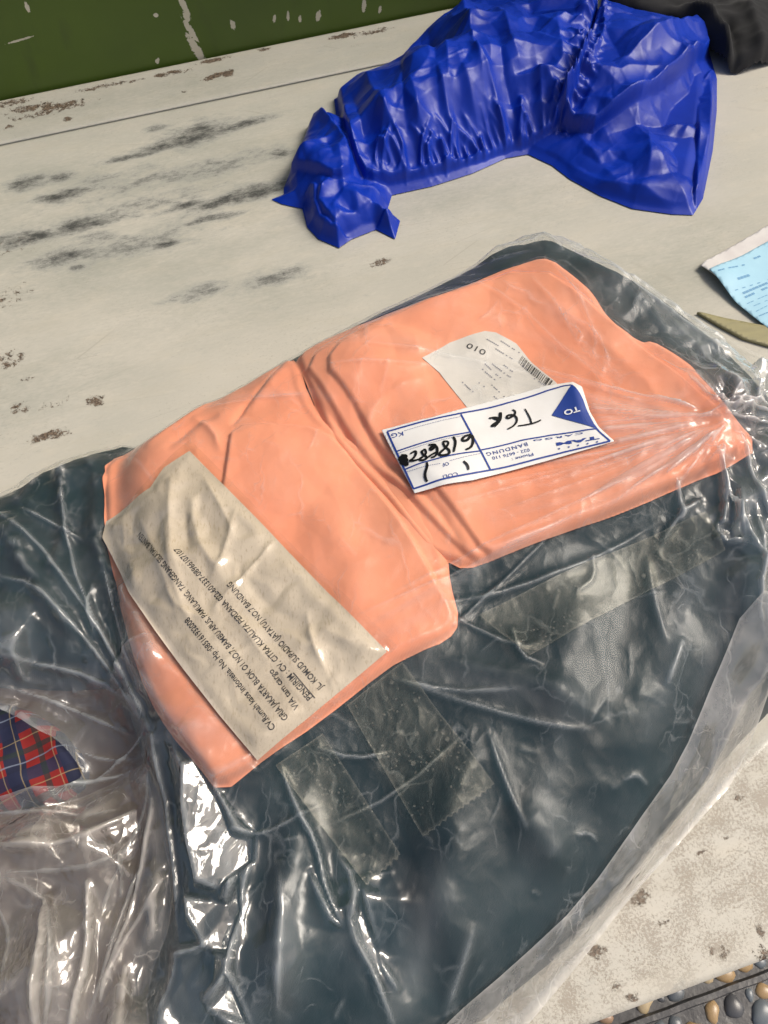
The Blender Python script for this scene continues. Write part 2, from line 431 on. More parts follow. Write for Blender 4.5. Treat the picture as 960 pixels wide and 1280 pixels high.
base = m.mix(m.rng(sm, .25, .62, 0, .6), base, (.30, .31, .29))
base = m.mix(m.rng(sm, .58, 1.15, 0, .95), base, (.052, .054, .052))
CHIPS = ([tb(10, 130, .05, .012, 0, .9), tb(40, 135, .05, .012, 0, .95), tb(75, 133, .05, .010), tb(85, 149, .010, .007), tb(12, 159, .012, .007), tb(130, 108, .07, .008, 0, .85), tb(212, 92, .04, .008),
                 tb(265, 76, .035, .008, 2), tb(430, 45, .03, .009), tb(418, 47, .018, .006), tb(330, 62, .014, .006), tb(350, 75, .06, .009, 0, .6), tb(395, 60, .05, .012, 0, .6), tb(270, 95, .03, .008, 10, 1.1), tb(285, 92, .012, .012, 60, 1.1), tb(60, 140, .09, .012, 0, .85), tb(150, 105, .06, .006, 0, .85), tb(465, 40, .06, .012, 0, .8), tb(230, 115, .008, .005), tb(445, 57, .02, .004, 0, .8),
                 tb(30, 305, .08, .03, 0, .62), tb(15, 370, .05, .03, 0, .7), tb(10, 450, .03, .02, 0, .8), tb(120, 500, .014, .012, 0, .95), tb(60, 545, .03, .01, 0, .95), tb(35, 473, .02, .006, 0, .8), tb(70, 505, .03, .01, 0, .7), tb(25, 510, .02, .016, 0, .8),
                 tb(475, 328, .022, .009, 5, .9), tb(810, 55, .01, .01, 0, .6),
                 tb(905, 1192, .008, .006, 20, .9), tb(888, 1188, .008, .004, 60, .9), tb(790, 1247, .008, .005, 10, .9), tb(768, 1235, .005, .006, 0, .9), tb(923, 998, .008, .005, 0, .85), tb(800, 1120, .014, .008, 10, .8), tb(828, 1153, .008, .004, 0, .85),
                 tb(745, 1190, .010, .008, 0, .9), tb(950, 1163, .005, .009, 0, .9), tb(750, 1210, .02, .02, 0, .5), tb(955, 1192, .010, .008, 0, 1), tb(870, 1070, .02, .002, 10, 1), tb(906, 1050, .006, .003, 0, .9)])
chips = m.node('ShaderNodeAttribute', attribute_name='chips').outputs['Fac']
ch = m.math('ADD', chips, m.math('MULTIPLY', m.math('SUBTRACT', m.noise(95, detail=9, rough=.85), .5), 2.6))
chm = m.rng(ch, .77, .87)
base = m.mix(chm, base, m.mix(m.rng(fine, .35, .65), (.24, .18, .13), (.045, .035, .028)))
GRAIN = ([tb(830, 1090, .10, .055, 0, 1), tb(930, 1040, .08, .05, 0, 1), tb(760, 1160, .05, .035, 0, 1.), tb(680, 1250, .06, .03, 0, .7)])
gr = m.node('ShaderNodeAttribute', attribute_name='grain').outputs['Fac']
grn = m.math('MULTIPLY', m.rng(gr, .1, .5), m.rng(m.math('ADD', m.noise(520, detail=3, rough=.8), m.math('MULTIPLY', m.math('SUBTRACT', m.noise(45, detail=4), .5), .8)), .46, .60))
base = m.mix(m.math('MULTIPLY', grn, .62), base, (.27, .225, .175))
rough = m.rng(streak, .3, .7, .38, .6)
bb = m.bump(m.math('MULTIPLY', m.math('ADD', chm, m.math('MULTIPLY', grn, .3)), -1), .6, .0006); bb = m.bump(speck, .12, .0006, bb)
m.set(Base_Color=base, Roughness=rough, Specular_IOR_Level=.35, Normal=bb); M_table = m.m

table = empty('table', (float(A0[0]), float(A0[1]), FZ)); table.rotation_euler = (0, 0, TANG)
tag(table, 'long cream painted table with worn black smudges and chipped brown spots', 'table')
TX0, TX1 = -0.7, 2.3
def board(name, y0, y1, z1):
    """board whose upper face is cut finely enough to carry the worn and shaded amounts"""
    xs = np.concatenate([np.linspace(TX0, -.22, 12)[:-1], np.arange(-.22, 1.25, .0035), np.linspace(1.25, TX1, 14)])
    ys = np.linspace(y0, y1, max(2, int((y1 - y0) / .0035)))
    XX, YY = np.meshgrid(xs, ys); ny_, nx_ = XX.shape; n_ = XX.size
    idx = np.arange(n_).reshape(ny_, nx_)
    Ft = np.stack([idx[:-1, :-1], idx[:-1, 1:], idx[1:, 1:], idx[1:, :-1]], -1).reshape(-1, 4)
    V = np.column_stack([XX.ravel(), YY.ravel(), np.full(n_, z1)])
    rim = np.concatenate([idx[0, :], idx[1:, -1], idx[-1, -2::-1], idx[-2:0:-1, 0]]); m_ = len(rim)
    lo1 = V[rim].copy(); c_ = np.array([(TX0 + TX1) / 2, (y0 + y1) / 2, 0])
    out = lo1 + np.sign(lo1 - c_) * 0; 
    V[rim, 2] -= .0012
    lo = V[rim].copy(); lo[:, 2] = -.03
    V = np.vstack([V, lo]); k = np.arange(m_)
    Fs = np.stack([rim[k], n_ + k, n_ + (k + 1) % m_, rim[(k + 1) % m_]], -1)
    o = mesh_obj(name, V, np.vstack([Ft, Fs]), M_table, table, True); o.location = (0, 0, -FZ)
    nf = len(Ft)
    o.data.polygons.foreach_set('use_smooth', np.concatenate([np.ones(nf, bool), np.zeros(m_, bool)]))
    for an, L_ in (('smudge', SMUDGE), ('chips', CHIPS), ('grain', GRAIN), ('grime_shade', GRIME_SHADE)):
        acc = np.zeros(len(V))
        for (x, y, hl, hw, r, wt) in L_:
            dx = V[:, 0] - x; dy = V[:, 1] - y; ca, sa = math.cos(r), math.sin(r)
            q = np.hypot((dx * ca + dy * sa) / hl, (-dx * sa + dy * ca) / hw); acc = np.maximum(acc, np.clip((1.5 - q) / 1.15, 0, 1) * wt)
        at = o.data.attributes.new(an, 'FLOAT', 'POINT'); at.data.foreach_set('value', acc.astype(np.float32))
    return o
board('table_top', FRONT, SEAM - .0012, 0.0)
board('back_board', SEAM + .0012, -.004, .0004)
M_wood = flat('dark_table_frame', (.05, .04, .03), .7)
box('apron', TX0 + .05, TX1 - .05, FRONT + .05, FRONT + .07, -FZ - .10, -FZ - .031, M_wood, table)
for a in (TX0 + .08, TX1 - .14):
    for b in (FRONT + .05, -.12):
        box('leg', a, a + .06, b, b + .06, 0.004, -FZ - .101 if b < -.3 else -FZ - .031, M_wood, table, .003)

# wall
m = NT('green_wall_paint')
c = m.mix(m.rng(m.noise(5, detail=4), .35, .7), (.075, .125, .012), (.060, .100, .012))
def wb(u, v, hl, hw, deg, wt=1.0):
    # wall point: plane y_local = 0, find by ray
    d = fw + RT * (u - 480) / FPX + UP * (640 - v) / FPX
    n2 = np.array([e2[0], e2[1]]); t = ((A0 - 0) @ n2) / (d[:2] @ n2)
    q = d * t; return (float((q[:2] - A0) @ e1), float(CH + q[2]), hl, hw, math.radians(deg), wt)
mp = m.node('ShaderNodeMapping'); mp.inputs['Rotation'].default_value = (-math.pi / 2, 0, 0)
sx = m.node('ShaderNodeSeparateXYZ'); m.l(m.co(), sx.inputs[0]); cx = m.node('ShaderNodeCombineXYZ'); m.l(sx.outputs[0], cx.inputs[0]); m.l(sx.outputs[2], cx.inputs[1])
wl = [wb(229, 5, .022, .0045, 105), wb(233, 20, .010, .005, 90), wb(238, 38, .022, .0045, 110), wb(245, 60, .026, .006, 112), wb(249, 70, .016, .005, 115),
      wb(291, 31, .008, .004, 90), wb(197, 76, .005, .003, 60), wb(34, 9, .008, .003, 90), wb(25, 50, .02, .0015, 5), wb(343, 23, .007, .0025, 70), wb(360, 21, .008, .0025, 80), wb(398, 20, .009, .004, 70),
      wb(455, 7, .009, .004, 80), wb(475, 12, .006, .003, 80), wb(195, 19, .004, .003, 0), wb(375, 24, .006, .0025, 80)]
cr = m.blobs(wl, cx.outputs[0], None)
crn = m.rng(m.math('ADD', cr, m.math('MULTIPLY', m.math('SUBTRACT', m.noise(210, detail=6, rough=.7), .5), 1.5)), .34, .40)
c = m.mix(crn, c, (.58, .54, .42))
dk = m.rng(m.noise(30, m.mapp((1, 1, .3)), detail=4), .6, .75, 0, .3); c = m.mix(dk, c, (.04, .05, .02)); c = m.mix(m.rng(m.noise(2.2, detail=6), .45, .7, 0, .6), c, (.045, .07, .012))
m.set(Base_Color=c, Roughness=.45, Normal=m.bump(m.math('ADD', m.noise(60, detail=4), m.math('MULTIPLY', crn, -2)), .25, .0008)); M_wall = m.m
wall = box('back_wall', TX0 - .3, TX1 + .3, 0, .12, FZ, 1.3, M_wall)
wall.location = (float(A0[0]), float(A0[1]), 0); wall.rotation_euler = (0, 0, TANG); wall['kind'] = 'structure'

# pebble floor
m = NT('dark_grout'); c = m.mix(m.rng(m.noise(30), .3, .7), (.095, .095, .097), (.06, .06, .063))
vv = m.vor(48, feature='DISTANCE_TO_EDGE')
m.set(Base_Color=c, Roughness=.38, Normal=m.bump(m.noise(60), .35, .004)); M_grout = m.m
def fc(u, v): p = P(u, v, FZ) - A0; return float(p @ e1), float(p @ e2)
floor = poly_obj('floor', [(-9, -9, 0), (9, -9, 0), (9, 9, 0), (-9, 9, 0)], [(0, 1, 2, 3)], M_grout)
floor.location = (float(A0[0]), float(A0[1]), FZ); floor.rotation_euler = (0, 0, TANG); floor['kind'] = 'structure'
pcols = [(.48, .33, .17), (.60, .48, .30), (.15, .17, .19), (.30, .25, .19), (.10, .105, .115), (.36, .33, .29), (.18, .21, .235), (.56, .41, .22), (.38, .25, .16)]
M_peb = []
for k, pc in enumerate(pcols):
    m = NT('pebble_%s' % ['ochre', 'sand', 'slate', 'brown', 'black', 'grey', 'blue_grey', 'amber', 'russet'][k])
    c = m.mix(m.rng(m.noise(90, detail=5), .4, .65), pc, tuple(v * .55 for v in pc)); c = m.mix(m.rng(m.noise(300), .6, .7, 0, .4), c, (.5, .46, .4))
    m.set(Base_Color=c, Roughness=.28, Normal=m.bump(m.noise(200), .1, .0008)); M_peb.append(m.m)
pm = []
for k in range(27):
    import bmesh
    bm = bmesh.new(); bmesh.ops.create_icosphere(bm, subdivisions=2, radius=1)
    bmesh.ops.delete(bm, geom=[v for v in bm.verts if v.co.z < -.35], context='VERTS')
    ph = random.random() * 6
    for v in bm.verts:
        a = math.atan2(v.co.y, v.co.x); r = 1 + .10 * math.sin(2 * a + ph) + .08 * math.sin(3 * a + 2 * ph) + .05 * math.sin(5 * a + ph)
        v.co.x *= r; v.co.y *= r; v.co.z = math.copysign(abs(v.co.z) ** .8, v.co.z)
    me = bpy.data.meshes.new('pebble'); bm.to_mesh(me); bm.free(); me.materials.append(M_peb[k % 9])
    for p_ in me.polygons: p_.use_smooth = True
    pm.append(me)
def ring(name, pts_ab, hw, hz, parent):
    V = []; F = []
    for (a, b) in pts_ab: V += [(a, b - hw, .001), (a, b - hw * .6, hz), (a, b + hw * .6, hz), (a, b + hw, .001)]
    for i in range(len(pts_ab) - 1):
        for k in range(3): F.append((4 * i + k, 4 * i + 4 + k, 4 * i + 5 + k, 4 * i + 1 + k))
    return poly_obj(name, V, F, M_grout, parent)
r0 = fc(757, 1279); r1 = fc(960, 1232)
fa = [fc(740, 1280), fc(960, 1195), fc(960, 1290)]
line_b = (r0[1] + r1[1]) / 2
print('floor', fa, 'row', r0, r1)
amin = min(p[0] for p in fa) - .12; amax = max(p[0] for p in fa) + .10; bmax = max(p[1] for p in fa) + .03; bmin = line_b - .11
ring('grout_ridge', [(amin + i * (amax - amin) / 30, line_b + .0003 * math.sin(i * 1.7)) for i in range(31)], .0045, .007, floor)
cand = []; tries = 0
for r0s, ntry in ((.0115, 2500), (.0095, 4000), (.0078, 6000), (.0060, 8000)):
    for _ in range(ntry):
        if len(cand) >= 290: break
        a = random.uniform(amin, amax); b = random.uniform(bmin, bmax); r = r0s * random.uniform(.9, 1.1)
        if abs(b - line_b) < r * .9 + .005: continue
        if all((a - q[0]) ** 2 + (b - q[1]) ** 2 > ((r + q[2]) * .98 + .001) ** 2 for q in cand): cand.append((a, b, r))
for (a, b, r) in cand:
    o = bpy.data.objects.new('pebble', random.choice(pm)); SC.collection.objects.link(o); o.parent = floor
    s = random.uniform(.72, .98); o.location = (a, b, -0.0005); o.rotation_euler = (0, 0, random.uniform(0, 6.28)); o.scale = (r * 1.16, r * 1.12 * s, r * .50)

# beyond the pebbles one can tell apart the same paving goes on as one piece
pv = []; pf = []; base_me = bpy.data.meshes.new('tmp')
bm = bmesh.new(); bmesh.ops.create_icosphere(bm, subdivisions=1, radius=1)
bmesh.ops.delete(bm, geom=[v for v in bm.verts if v.co.z < -.6], context='VERTS'); bm.verts.ensure_lookup_table()
bv = np.array([v.co[:] for v in bm.verts]); bf = np.array([[v.index for v in f.verts] for f in bm.faces]); bm.free()
gx_ = 0
for a0 in np.arange(amin - .7, amax + .7, .021):
    for b0 in np.arange(bmin - .45, bmax + .3, .021):
        a = a0 + random.uniform(-.004, .004); b = b0 + random.uniform(-.004, .004)
        if amin - .008 < a < amax + .008 and bmin - .008 < b < bmax + .008: continue
        r = random.uniform(.0065, .0105); th = random.uniform(0, 3.14); vv_ = bv * [r * 1.15, r * .9, r * .5]
        pv.append(np.column_stack([a + vv_[:, 0] * math.cos(th) - vv_[:, 1] * math.sin(th), b + vv_[:, 0] * math.sin(th) + vv_[:, 1] * math.cos(th), vv_[:, 2]])); pf.append(bf + gx_ * len(bv)); gx_ += 1
pm_ = NT('mixed_pebbles'); vc = pm_.vor(50); pm_.set(Base_Color=pm_.ramp(pm_.math('FRACT', pm_.math('MULTIPLY', vc.outputs['Color'], 3.0)), [(0, (.12, .13, .14)), (.35, (.30, .26, .2)), (.6, (.16, .18, .2)), (.8, (.5, .38, .22)), (1, (.1, .1, .1))]), Roughness=.3)
pb_ = mesh_obj('pebble_paving', np.vstack(pv), np.vstack(pf), pm_.m, floor); pb_['kind'] = 'stuff'
# ------------------------------------------------------------------ parcel height fields
G = Grid(-.42, .50, -.10, .66, .0012)
X, Y = G.X, G.Y
def field(pts, n=2, z=0.0):
    p = chaikin(W(pts, z), n); return sdf(X, Y, p)

body_px = [(150, 560, .045), (240, 505, .05), (352, 436, .05), (440, 390, .05), (525, 350, .05), (600, 312, .05), (645, 292, .05), (690, 286, .05), (740, 312, .05), (800, 352, .04), (860, 402, .03), (925, 470, .02), (1000, 560, .02), (1060, 700, .01),
           (1010, 850, 0), (948, 900, 0), (850, 1015, 0), (740, 1160, 0), (600, 1275, 0), (480, 1380, 0), (250, 1430, 0), (150, 1360, 0), (175, 1180, .01), (195, 1040, .02), (170, 930, .02), (140, 850, .03), (128, 700, .04), (128, 600, .045)]
Sb, bNX, bNY = field(body_px, 1)
HT = .082
R = .085
d = np.clip(Sb / R, 0, 1); body = HT * np.sqrt(np.clip(1 - (1 - d) ** 2.2, 0, 1))
# the front of the bundle slopes down to the table towards the camera
fr = W([(600, 700), (760, 1100)], .06); ax = (fr[1] - fr[0]); Lf = np.linalg.norm(ax); ax /= Lf
tf = ((X - fr[0][0]) * ax[0] + (Y - fr[0][1]) * ax[1]) / Lf
body *= 1 - .42 * sstep(tf, .0, 1.15)
nz = (fbm(X * 9, Y * 9, 3, 3) - .5) * .020 + (fbm(X * 24 + 2 * fbm(X * 8, Y * 8, 9, 2), Y * 24, 5, 3) - .5) * .0035
body += nz * sstep(Sb, .0, .05)
BR = [([(870, 650), (855, 760), (820, 880), (760, 960)], .005, .020), ([(740, 740), (700, 860), (690, 960)], .004, .018), ([(600, 900), (560, 1010), (560, 1120), (520, 1230)], .010, .020),
      ([(380, 1010), (360, 1130), (350, 1260)], .012, .014), ([(460, 1050), (520, 1180), (560, 1270)], -.010, .018), ([(640, 1000), (720, 1090)], .008, .015), ([(790, 680), (770, 800), (740, 900)], -.004, .014),
      ([(520, 830), (640, 860), (760, 900)], .008, .012), ([(690, 330), (760, 370), (830, 440)], .006, .010), ([(650, 300), (600, 330)], .006, .008), ([(760, 350), (850, 440), (930, 560)], -.008, .010), ([(900, 620), (930, 760), (900, 860)], .008, .012)]
for pts, a, wd in BR: ridge(G, body, W(pts, .06), a, wd, 2, .3)
body = np.where(Sb > 0, np.maximum(body, .0015), 0)
# left dark bundle
left_px = [(-140, 650, .04), (-40, 612, .04), (0, 598, .045), (60, 565, .045), (118, 548, .045), (160, 535, .045), (200, 560, .045), (205, 640, .045), (205, 720, .04), (195, 800, .03), (185, 850, .02), (120, 868, .01), (0, 862, .01), (-140, 860, 0)]
Sl, lNX, lNY = field(left_px, 1)
dl = np.clip(Sl / .05, 0, 1); left = .056 * np.sqrt(np.clip(1 - (1 - dl) ** 2.2, 0, 1))
left += ((fbm(X * 16, Y * 16, 21, 4) - .5) * .03 + (facet(X, Y, .03, 23) - .5) * .008) * sstep(Sl, 0, .03)
for pts, a in (([(85, 560), (80, 640), (60, 760)], .010), ([(120, 560), (120, 660), (150, 780)], .008), ([(0, 640), (40, 720), (100, 800)], .009)):
    ridge(G, left, W(pts, .06), a, .010, 1.6, .2)
left = np.where(Sl > 0, np.maximum(left, .0015), 0)
# taupe cloth low at the left front
taupe_px = [(-140, 850, .01), (0, 840, .01), (120, 835, .01), (185, 840, .01), (225, 930, .01), (215, 1040, .01), (190, 1180, 0), (165, 1360, 0), (0, 1420, 0), (-140, 1420, 0)]
St, tNX, tNY = field(taupe_px, 1)
# the plaid cloth shows through a gap: taupe is cut away there
plaid_px = [(-150, 870, .02), (-20, 872, .02), (45, 888, .02), (96, 930, .02), (114, 972, .02), (95, 1000, .01), (50, 1012, .01), (-60, 1030, .01), (-150, 1030, .01)]
Sp, pNX, pNY = field(plaid_px, 2)
taupe = .016 * np.sqrt(np.clip(1 - (1 - np.clip(St / .03, 0, 1)) ** 2, 0, 1)) + (fbm(X * 18, Y * 18, 31, 4) - .5) * .016 * sstep(St, 0, .02)
taupe = np.where(St > 0, np.maximum(taupe, .001), 0)
plaid = taupe + .002 + .016 * np.sqrt(np.clip(1 - (1 - np.clip(Sp / .02, 0, 1)) ** 2, 0, 1)) + (fbm(X * 22, Y * 22, 37, 3) - .5) * .010 * sstep(Sp, 0, .015)
for pts, a in (([(20, 880), (60, 920), (90, 960)], .006), ([(-40, 940), (20, 960), (70, 1010)], .005)): ridge(G, plaid, W(pts, .03), a, .008, 1.6, .2)
plaid = np.where(Sp > 0, plaid, 0)

# ground beneath the shirts
base0 = np.maximum(np.maximum(body, left), taupe)
under = blur(base0, 5)
def bowl(S, t, r): return t * np.sin(np.pi / 2 * np.clip(S / (r * 1.1), 0, 1))
# shirt B (left) : base layer and raised folded panel
B_px = [(121, 556, .075), (150, 533, .08), (185, 512, .08), (232, 488, .08), (285, 465, .085), (330, 441, .085), (360, 428, .085), (372, 445, .09), (385, 492, .09), (410, 525, .09), (468, 556, .09), (522, 618, .09), (560, 690, .088), (563, 730, .086), (576, 776, .084), (560, 800, .082),
        (520, 818, .08), (482, 838, .08), (400, 905, .075), (330, 955, .07), (278, 996, .065), (250, 960, .065), (215, 920, .06), (185, 870, .06), (160, 800, .06), (140, 730, .065), (127, 660, .07), (122, 600, .075)]
SB, BNX, BNY = field(B_px, 1)
B2_px = [(288, 529, .09), (340, 527, .09), (405, 533, .09), (440, 566, .09), (490, 630, .09), (530, 695, .088), (556, 745, .086), (575, 776, .084), (560, 800, .082), (482, 838, .08), (278, 1000, .065), (236, 965, .06), (196, 912, .06), (165, 850, .055), (145, 800, .055), (136, 740, .065), (200, 700, .08), (262, 690, .085), (272, 640, .085), (281, 580, .09)]
SB2, _, _ = field(B2_px, 1)
edgeB2 = W([(268, 900), (260, 760), (275, 640), (281, 580)], .085)
shB = under + bowl(SB, .0065, .007) + bowl(SB2, .0045, .0035)
cr = np.zeros_like(X)
ridge(G, cr, W([(350, 436), (322, 478), (300, 508), (287, 530)], .09), -.0035, .003, 1.3, .15); ridge(G, cr, W([(356, 440), (330, 480), (306, 512)], .09), .003, .008, 1.8, .2)
ridge(G, cr, W([(180, 560), (215, 530), (250, 500), (262, 475)], .08), .004, .006, 1.6, .3); ridge(G, cr, W([(210, 570), (245, 530), (275, 520)], .08), -.003, .005, 1.6, .3)
ridge(G, cr, W([(360, 440), (380, 490), (400, 530)], .09), -.002, .008, 1.8, .1); ridge(G, cr, W([(240, 520), (270, 545), (280, 575)], .08), .003, .004, 1.4, .3)
ridge(G, cr, W([(400, 640), (440, 700), (450, 780)], .08), .0018, .012, 2, .3); ridge(G, cr, W([(150, 640), (170, 760), (220, 870)], .07), .003, .009, 1.6, .3)
shB += (cr + (fbm(X * 14, Y * 14, 41, 3) - .5) * .006 + (fbm(X * 60, Y * 60, 42, 3) - .5) * .0008 + (facet(X, Y, .045, 43) - .5) * .0035 + (facet(X, Y, .02, 44) - .5) * .0012) * sstep(SB, 0, .012)
shB = np.maximum(shB, base0 + .0015) * (SB > -.01)
# shirt A (right, behind)
A_px = [(364, 428, .09), (392, 405, .09), (430, 393, .09), (500, 372, .09), (560, 350, .09), (620, 330, .088), (665, 319, .085), (688, 322, .085), (715, 342, .085), (740, 370, .085), (762, 398, .085), (800, 430, .083), (815, 428, .083), (835, 445, .08), (870, 475, .078), (905, 520, .075), (943, 572, .07),
        (900, 600, .072), (850, 618, .075), (790, 642, .078), (700, 672, .08), (620, 700, .085), (580, 713, .085), (560, 700, .088), (535, 690, .09), (505, 650, .095), (470, 600, .098), (430, 558, .1), (405, 525, .1), (390, 490, .1), (375, 455, .095)]
SA, ANX, ANY = field(A_px, 1)
A2_px = [(375, 440, .1), (430, 400, .1), (560, 358, .095), (665, 322, .09), (760, 398, .088), (940, 572, .075), (850, 617, .08), (620, 700, .09), (592, 706, .09), (545, 650, .1), (500, 600, .1), (450, 560, .1), (425, 520, .1), (400, 480, .1)]
SA2, _, _ = field(A2_px, 1)
A3_px = [(400, 450, .1), (430, 410, .1), (560, 360, .095), (665, 325, .09), (760, 400, .088), (935, 572, .075), (850, 615, .08), (640, 692, .09), (605, 700, .09), (572, 640, .1), (530, 590, .1), (480, 560, .1), (452, 520, .1), (435, 490, .1)]
SA3, _, _ = field(A3_px, 1)
uA = np.maximum(under, blur(np.where(SB > 0, shB, under), 4) - .0045)
shA = uA + bowl(SA, .0065, .006) + bowl(SA2, .0035, .004) + bowl(SA3, .0035, .004)
cr = np.zeros_like(X)
for pts, a, wd in (([(400, 500), (440, 545), (490, 600), (540, 680)], -.003, .003), ([(440, 500), (470, 560), (540, 620), (590, 700)], -.0025, .0035), ([(430, 440), (500, 465), (560, 450), (620, 420)], .0012, .008), ([(480, 400), (560, 420)], -.002, .008),
                   ([(450, 540), (480, 490), (540, 470)], .0015, .006), ([(500, 660), (520, 690), (545, 705)], .003, .004), ([(660, 340), (720, 400), (800, 470), (860, 560)], .002, .010), ([(560, 640), (700, 625), (850, 590)], .0018, .008)):
    ridge(G, cr, W(pts, .095), a, wd, 1.6, .25)
shA += (cr + (fbm(X * 14 + 5, Y * 14, 51, 3) - .5) * .006 + (fbm(X * 60, Y * 60, 52, 3) - .5) * .0008 + (facet(X, Y, .045, 53) - .5) * .0035 + (facet(X, Y, .02, 54) - .5) * .0012) * sstep(SA, 0, .012)
shA = np.maximum(shA, base0 + .0015)

content = base0.copy()
content = np.where(SB > 0, np.maximum(content, shB), content); content = np.where(SA > 0, np.maximum(content, shA), content)
content = np.where(Sp > 0, np.maximum(content, plaid), content)

# film
film_px = [(-140, 640, .05), (-50, 618, .05), (0, 594, .05), (118, 544, .05), (240, 497, .055), (350, 427, .055), (440, 380, .05), (525, 338, .05), (590, 303, .045), (632, 287, .05), (680, 276, .055), (705, 284, .05), (760, 318, .035), (810, 350, .02), (870, 390, .01), (952, 446, .003), (1030, 478, .003), (1130, 620, .003),
           (1100, 790, .003), (1010, 880, .002), (960, 930, .002), (920, 970, .002), (858, 1043, .002), (780, 1127, .002), (730, 1190, .002), (662, 1276, .002), (600, 1350, .002), (480, 1420, .002), (200, 1440, .002), (-140, 1420, .002),
           (-140, 1010, .02), (-40, 1010, .025), (0, 1003, .025), (50, 991, .03), (90, 985, .03), (106, 968, .03), (92, 945, .03), (78, 928, .03), (54, 917, .03), (30, 901, .03), (0, 889, .03), (-140, 880, .03)]
SF, fNX, fNY = sdf(X, Y, chaikin(W(film_px), 1))
tent = blur(content, 9)
fb = np.maximum(blur(np.maximum(tent, content), 3), content)
fb = blur(np.maximum(fb, blur(np.maximum(fb, content), 6)), 2)
fb = np.maximum(fb, content) + .0012
def near(pts, z, wd):
    acc = np.zeros_like(X)
    for q in pts:
        p = P(q[0], q[1], z); acc = np.maximum(acc, np.exp(-((X - p[0]) ** 2 + (Y - p[1]) ** 2) / (wd * (q[2] if len(q) > 2 else 1)) ** 2))
    return acc
loose = near([(60, 1060, 1.3), (120, 1160, 1.2), (60, 1240, 1.5), (170, 1280, 1.0), (20, 860, 1), (120, 900, 1)], .02, .05)
mid = near([(270, 1060, 1.2), (290, 1200, 1.2), (460, 1150, 1), (180, 860, .9), (230, 950, 1)], .04, .035)
gath = near([(900, 540, 1.2), (960, 520, 1.6), (930, 680, 1.2), (960, 620, 1.4), (960, 760, 1)], .05, .035)
leftz = near([(40, 640, 1.5), (100, 760, 1.4), (20, 800, 1.2)], .06, .04)
backr = near([(800, 400, 1.3), (870, 450, 1.2), (720, 320, 1), (640, 300, 1)], .05, .04)
dark = np.clip(1 - sstep(np.maximum(SA, SB), -.01, .01), 0, 1)
F = np.zeros_like(X)
f1 = facet(X, Y, .055, 61); f2 = facet(X, Y, .026, 62); f3 = facet(X, Y, .012, 63); f4 = facet(X * .5 + Y * .87, (Y * .5 - X * .87) * .45, .014, 64)
F += .0006 * f3 + .0010 * f2
F += dark * (.0006 * f2 + .0003 * f4 + .0020 * f1)
F += loose * (.016 * f1 + .007 * f2 + .0015 * f3) + mid * (.008 * f1 + .006 * f2 + .0015 * f3) + gath * (.012 * f1 + .010 * f2 + .005 * f3) + leftz * (.006 * f2 + .003 * f4 + .001 * f3) + backr * (.006 * f2 + .003 * f3)
wear = np.zeros_like(X)  # whitening along creases plus sheen streaks painted as haze
def crease(pts, amp, wd, p=1.15, z=.08, wr=.15, taper=.25):
    q = W(pts, z); ridge(G, F, q, amp, wd, p, taper); ridge(G, wear, q, wr, wd * .55, 2, taper)
# big folds of the loose film
for pts, a, wd, z in (
    ([(222, 925), (236, 960), (262, 1010), (292, 1060), (300, 1120), (296, 1200), (290, 1290)], .026, .010, .05), ([(205, 930), (214, 1000), (226, 1080), (232, 1160)], .014, .005, .04),
    ([(262, 965), (300, 1035), (322, 1060), (300, 1150)], .010, .005, .06), ([(240, 1040), (290, 1040), (320, 1045)], .010, .004, .06), ([(215, 1195), (260, 1185), (285, 1170)], .010, .004, .05),
    ([(300, 1215), (285, 1250), (320, 1290)], .014, .006, .05), ([(262, 1250), (300, 1215)], .010, .004, .05),
    ([(0, 1003), (60, 985), (130, 975), (190, 960)], .012, .006, .03), ([(-20, 1018), (60, 1016), (115, 1018), (150, 1010)], .010, .004, .03), ([(120, 975), (155, 950), (200, 930)], .012, .004, .03),
    ([(205, 945), (190, 1010), (150, 1080), (130, 1160)], .012, .006, .03), ([(200, 1040), (165, 1120), (140, 1200), (110, 1290)], .016, .006, .03), ([(150, 1060), (156, 1100), (156, 1130)], .012, .003, .03),
    ([(0, 1095), (50, 1115), (70, 1150), (75, 1220), (60, 1290)], .016, .006, .03), ([(95, 1110), (118, 1105), (120, 1190), (90, 1290)], .014, .005, .03), ([(0, 1130), (20, 1170), (15, 1220)], .010, .005, .02),
    ([(105, 1030), (110, 1050), (140, 1060)], .010, .004, .03), ([(0, 1090), (60, 1090), (130, 1080), (180, 1050)], .008, .005, .03),
    ([(358, 968), (378, 1020), (400, 1058), (412, 1120), (432, 1160)], .012, .0035, .05), ([(420, 1068), (445, 1100), (446, 1160), (470, 1220), (495, 1290)], .013, .006, .05), ([(390, 1090), (408, 1130), (430, 1162)], .008, .005, .05),
    ([(450, 1170), (480, 1210), (500, 1240)], .010, .005, .05), ([(355, 1080), (362, 1160), (350, 1280)], .006, .007, .05),
    ([(0, 645), (50, 680), (95, 740), (150, 830), (200, 930)], .010, .004, .06), ([(0, 730), (60, 745), (110, 800), (160, 870), (205, 940)], .010, .004, .05), ([(80, 600), (90, 700), (130, 800), (180, 900)], .009, .004, .06),
    ([(30, 640), (70, 660), (110, 680)], .006, .003, .06), ([(0, 830), (60, 835), (120, 850), (190, 900)], .009, .005, .04), ([(0, 860), (80, 880), (180, 930)], .008, .005, .03), ([(130, 700), (150, 790), (190, 880)], .006, .003, .06),
    ([(100, 940), (130, 950), (190, 955)], .006, .004, .03), ([(120, 730), (112, 760), (120, 800)], .008, .004, .06)):
    crease(pts, a * .5, wd * .55, 1.15, z, .16)
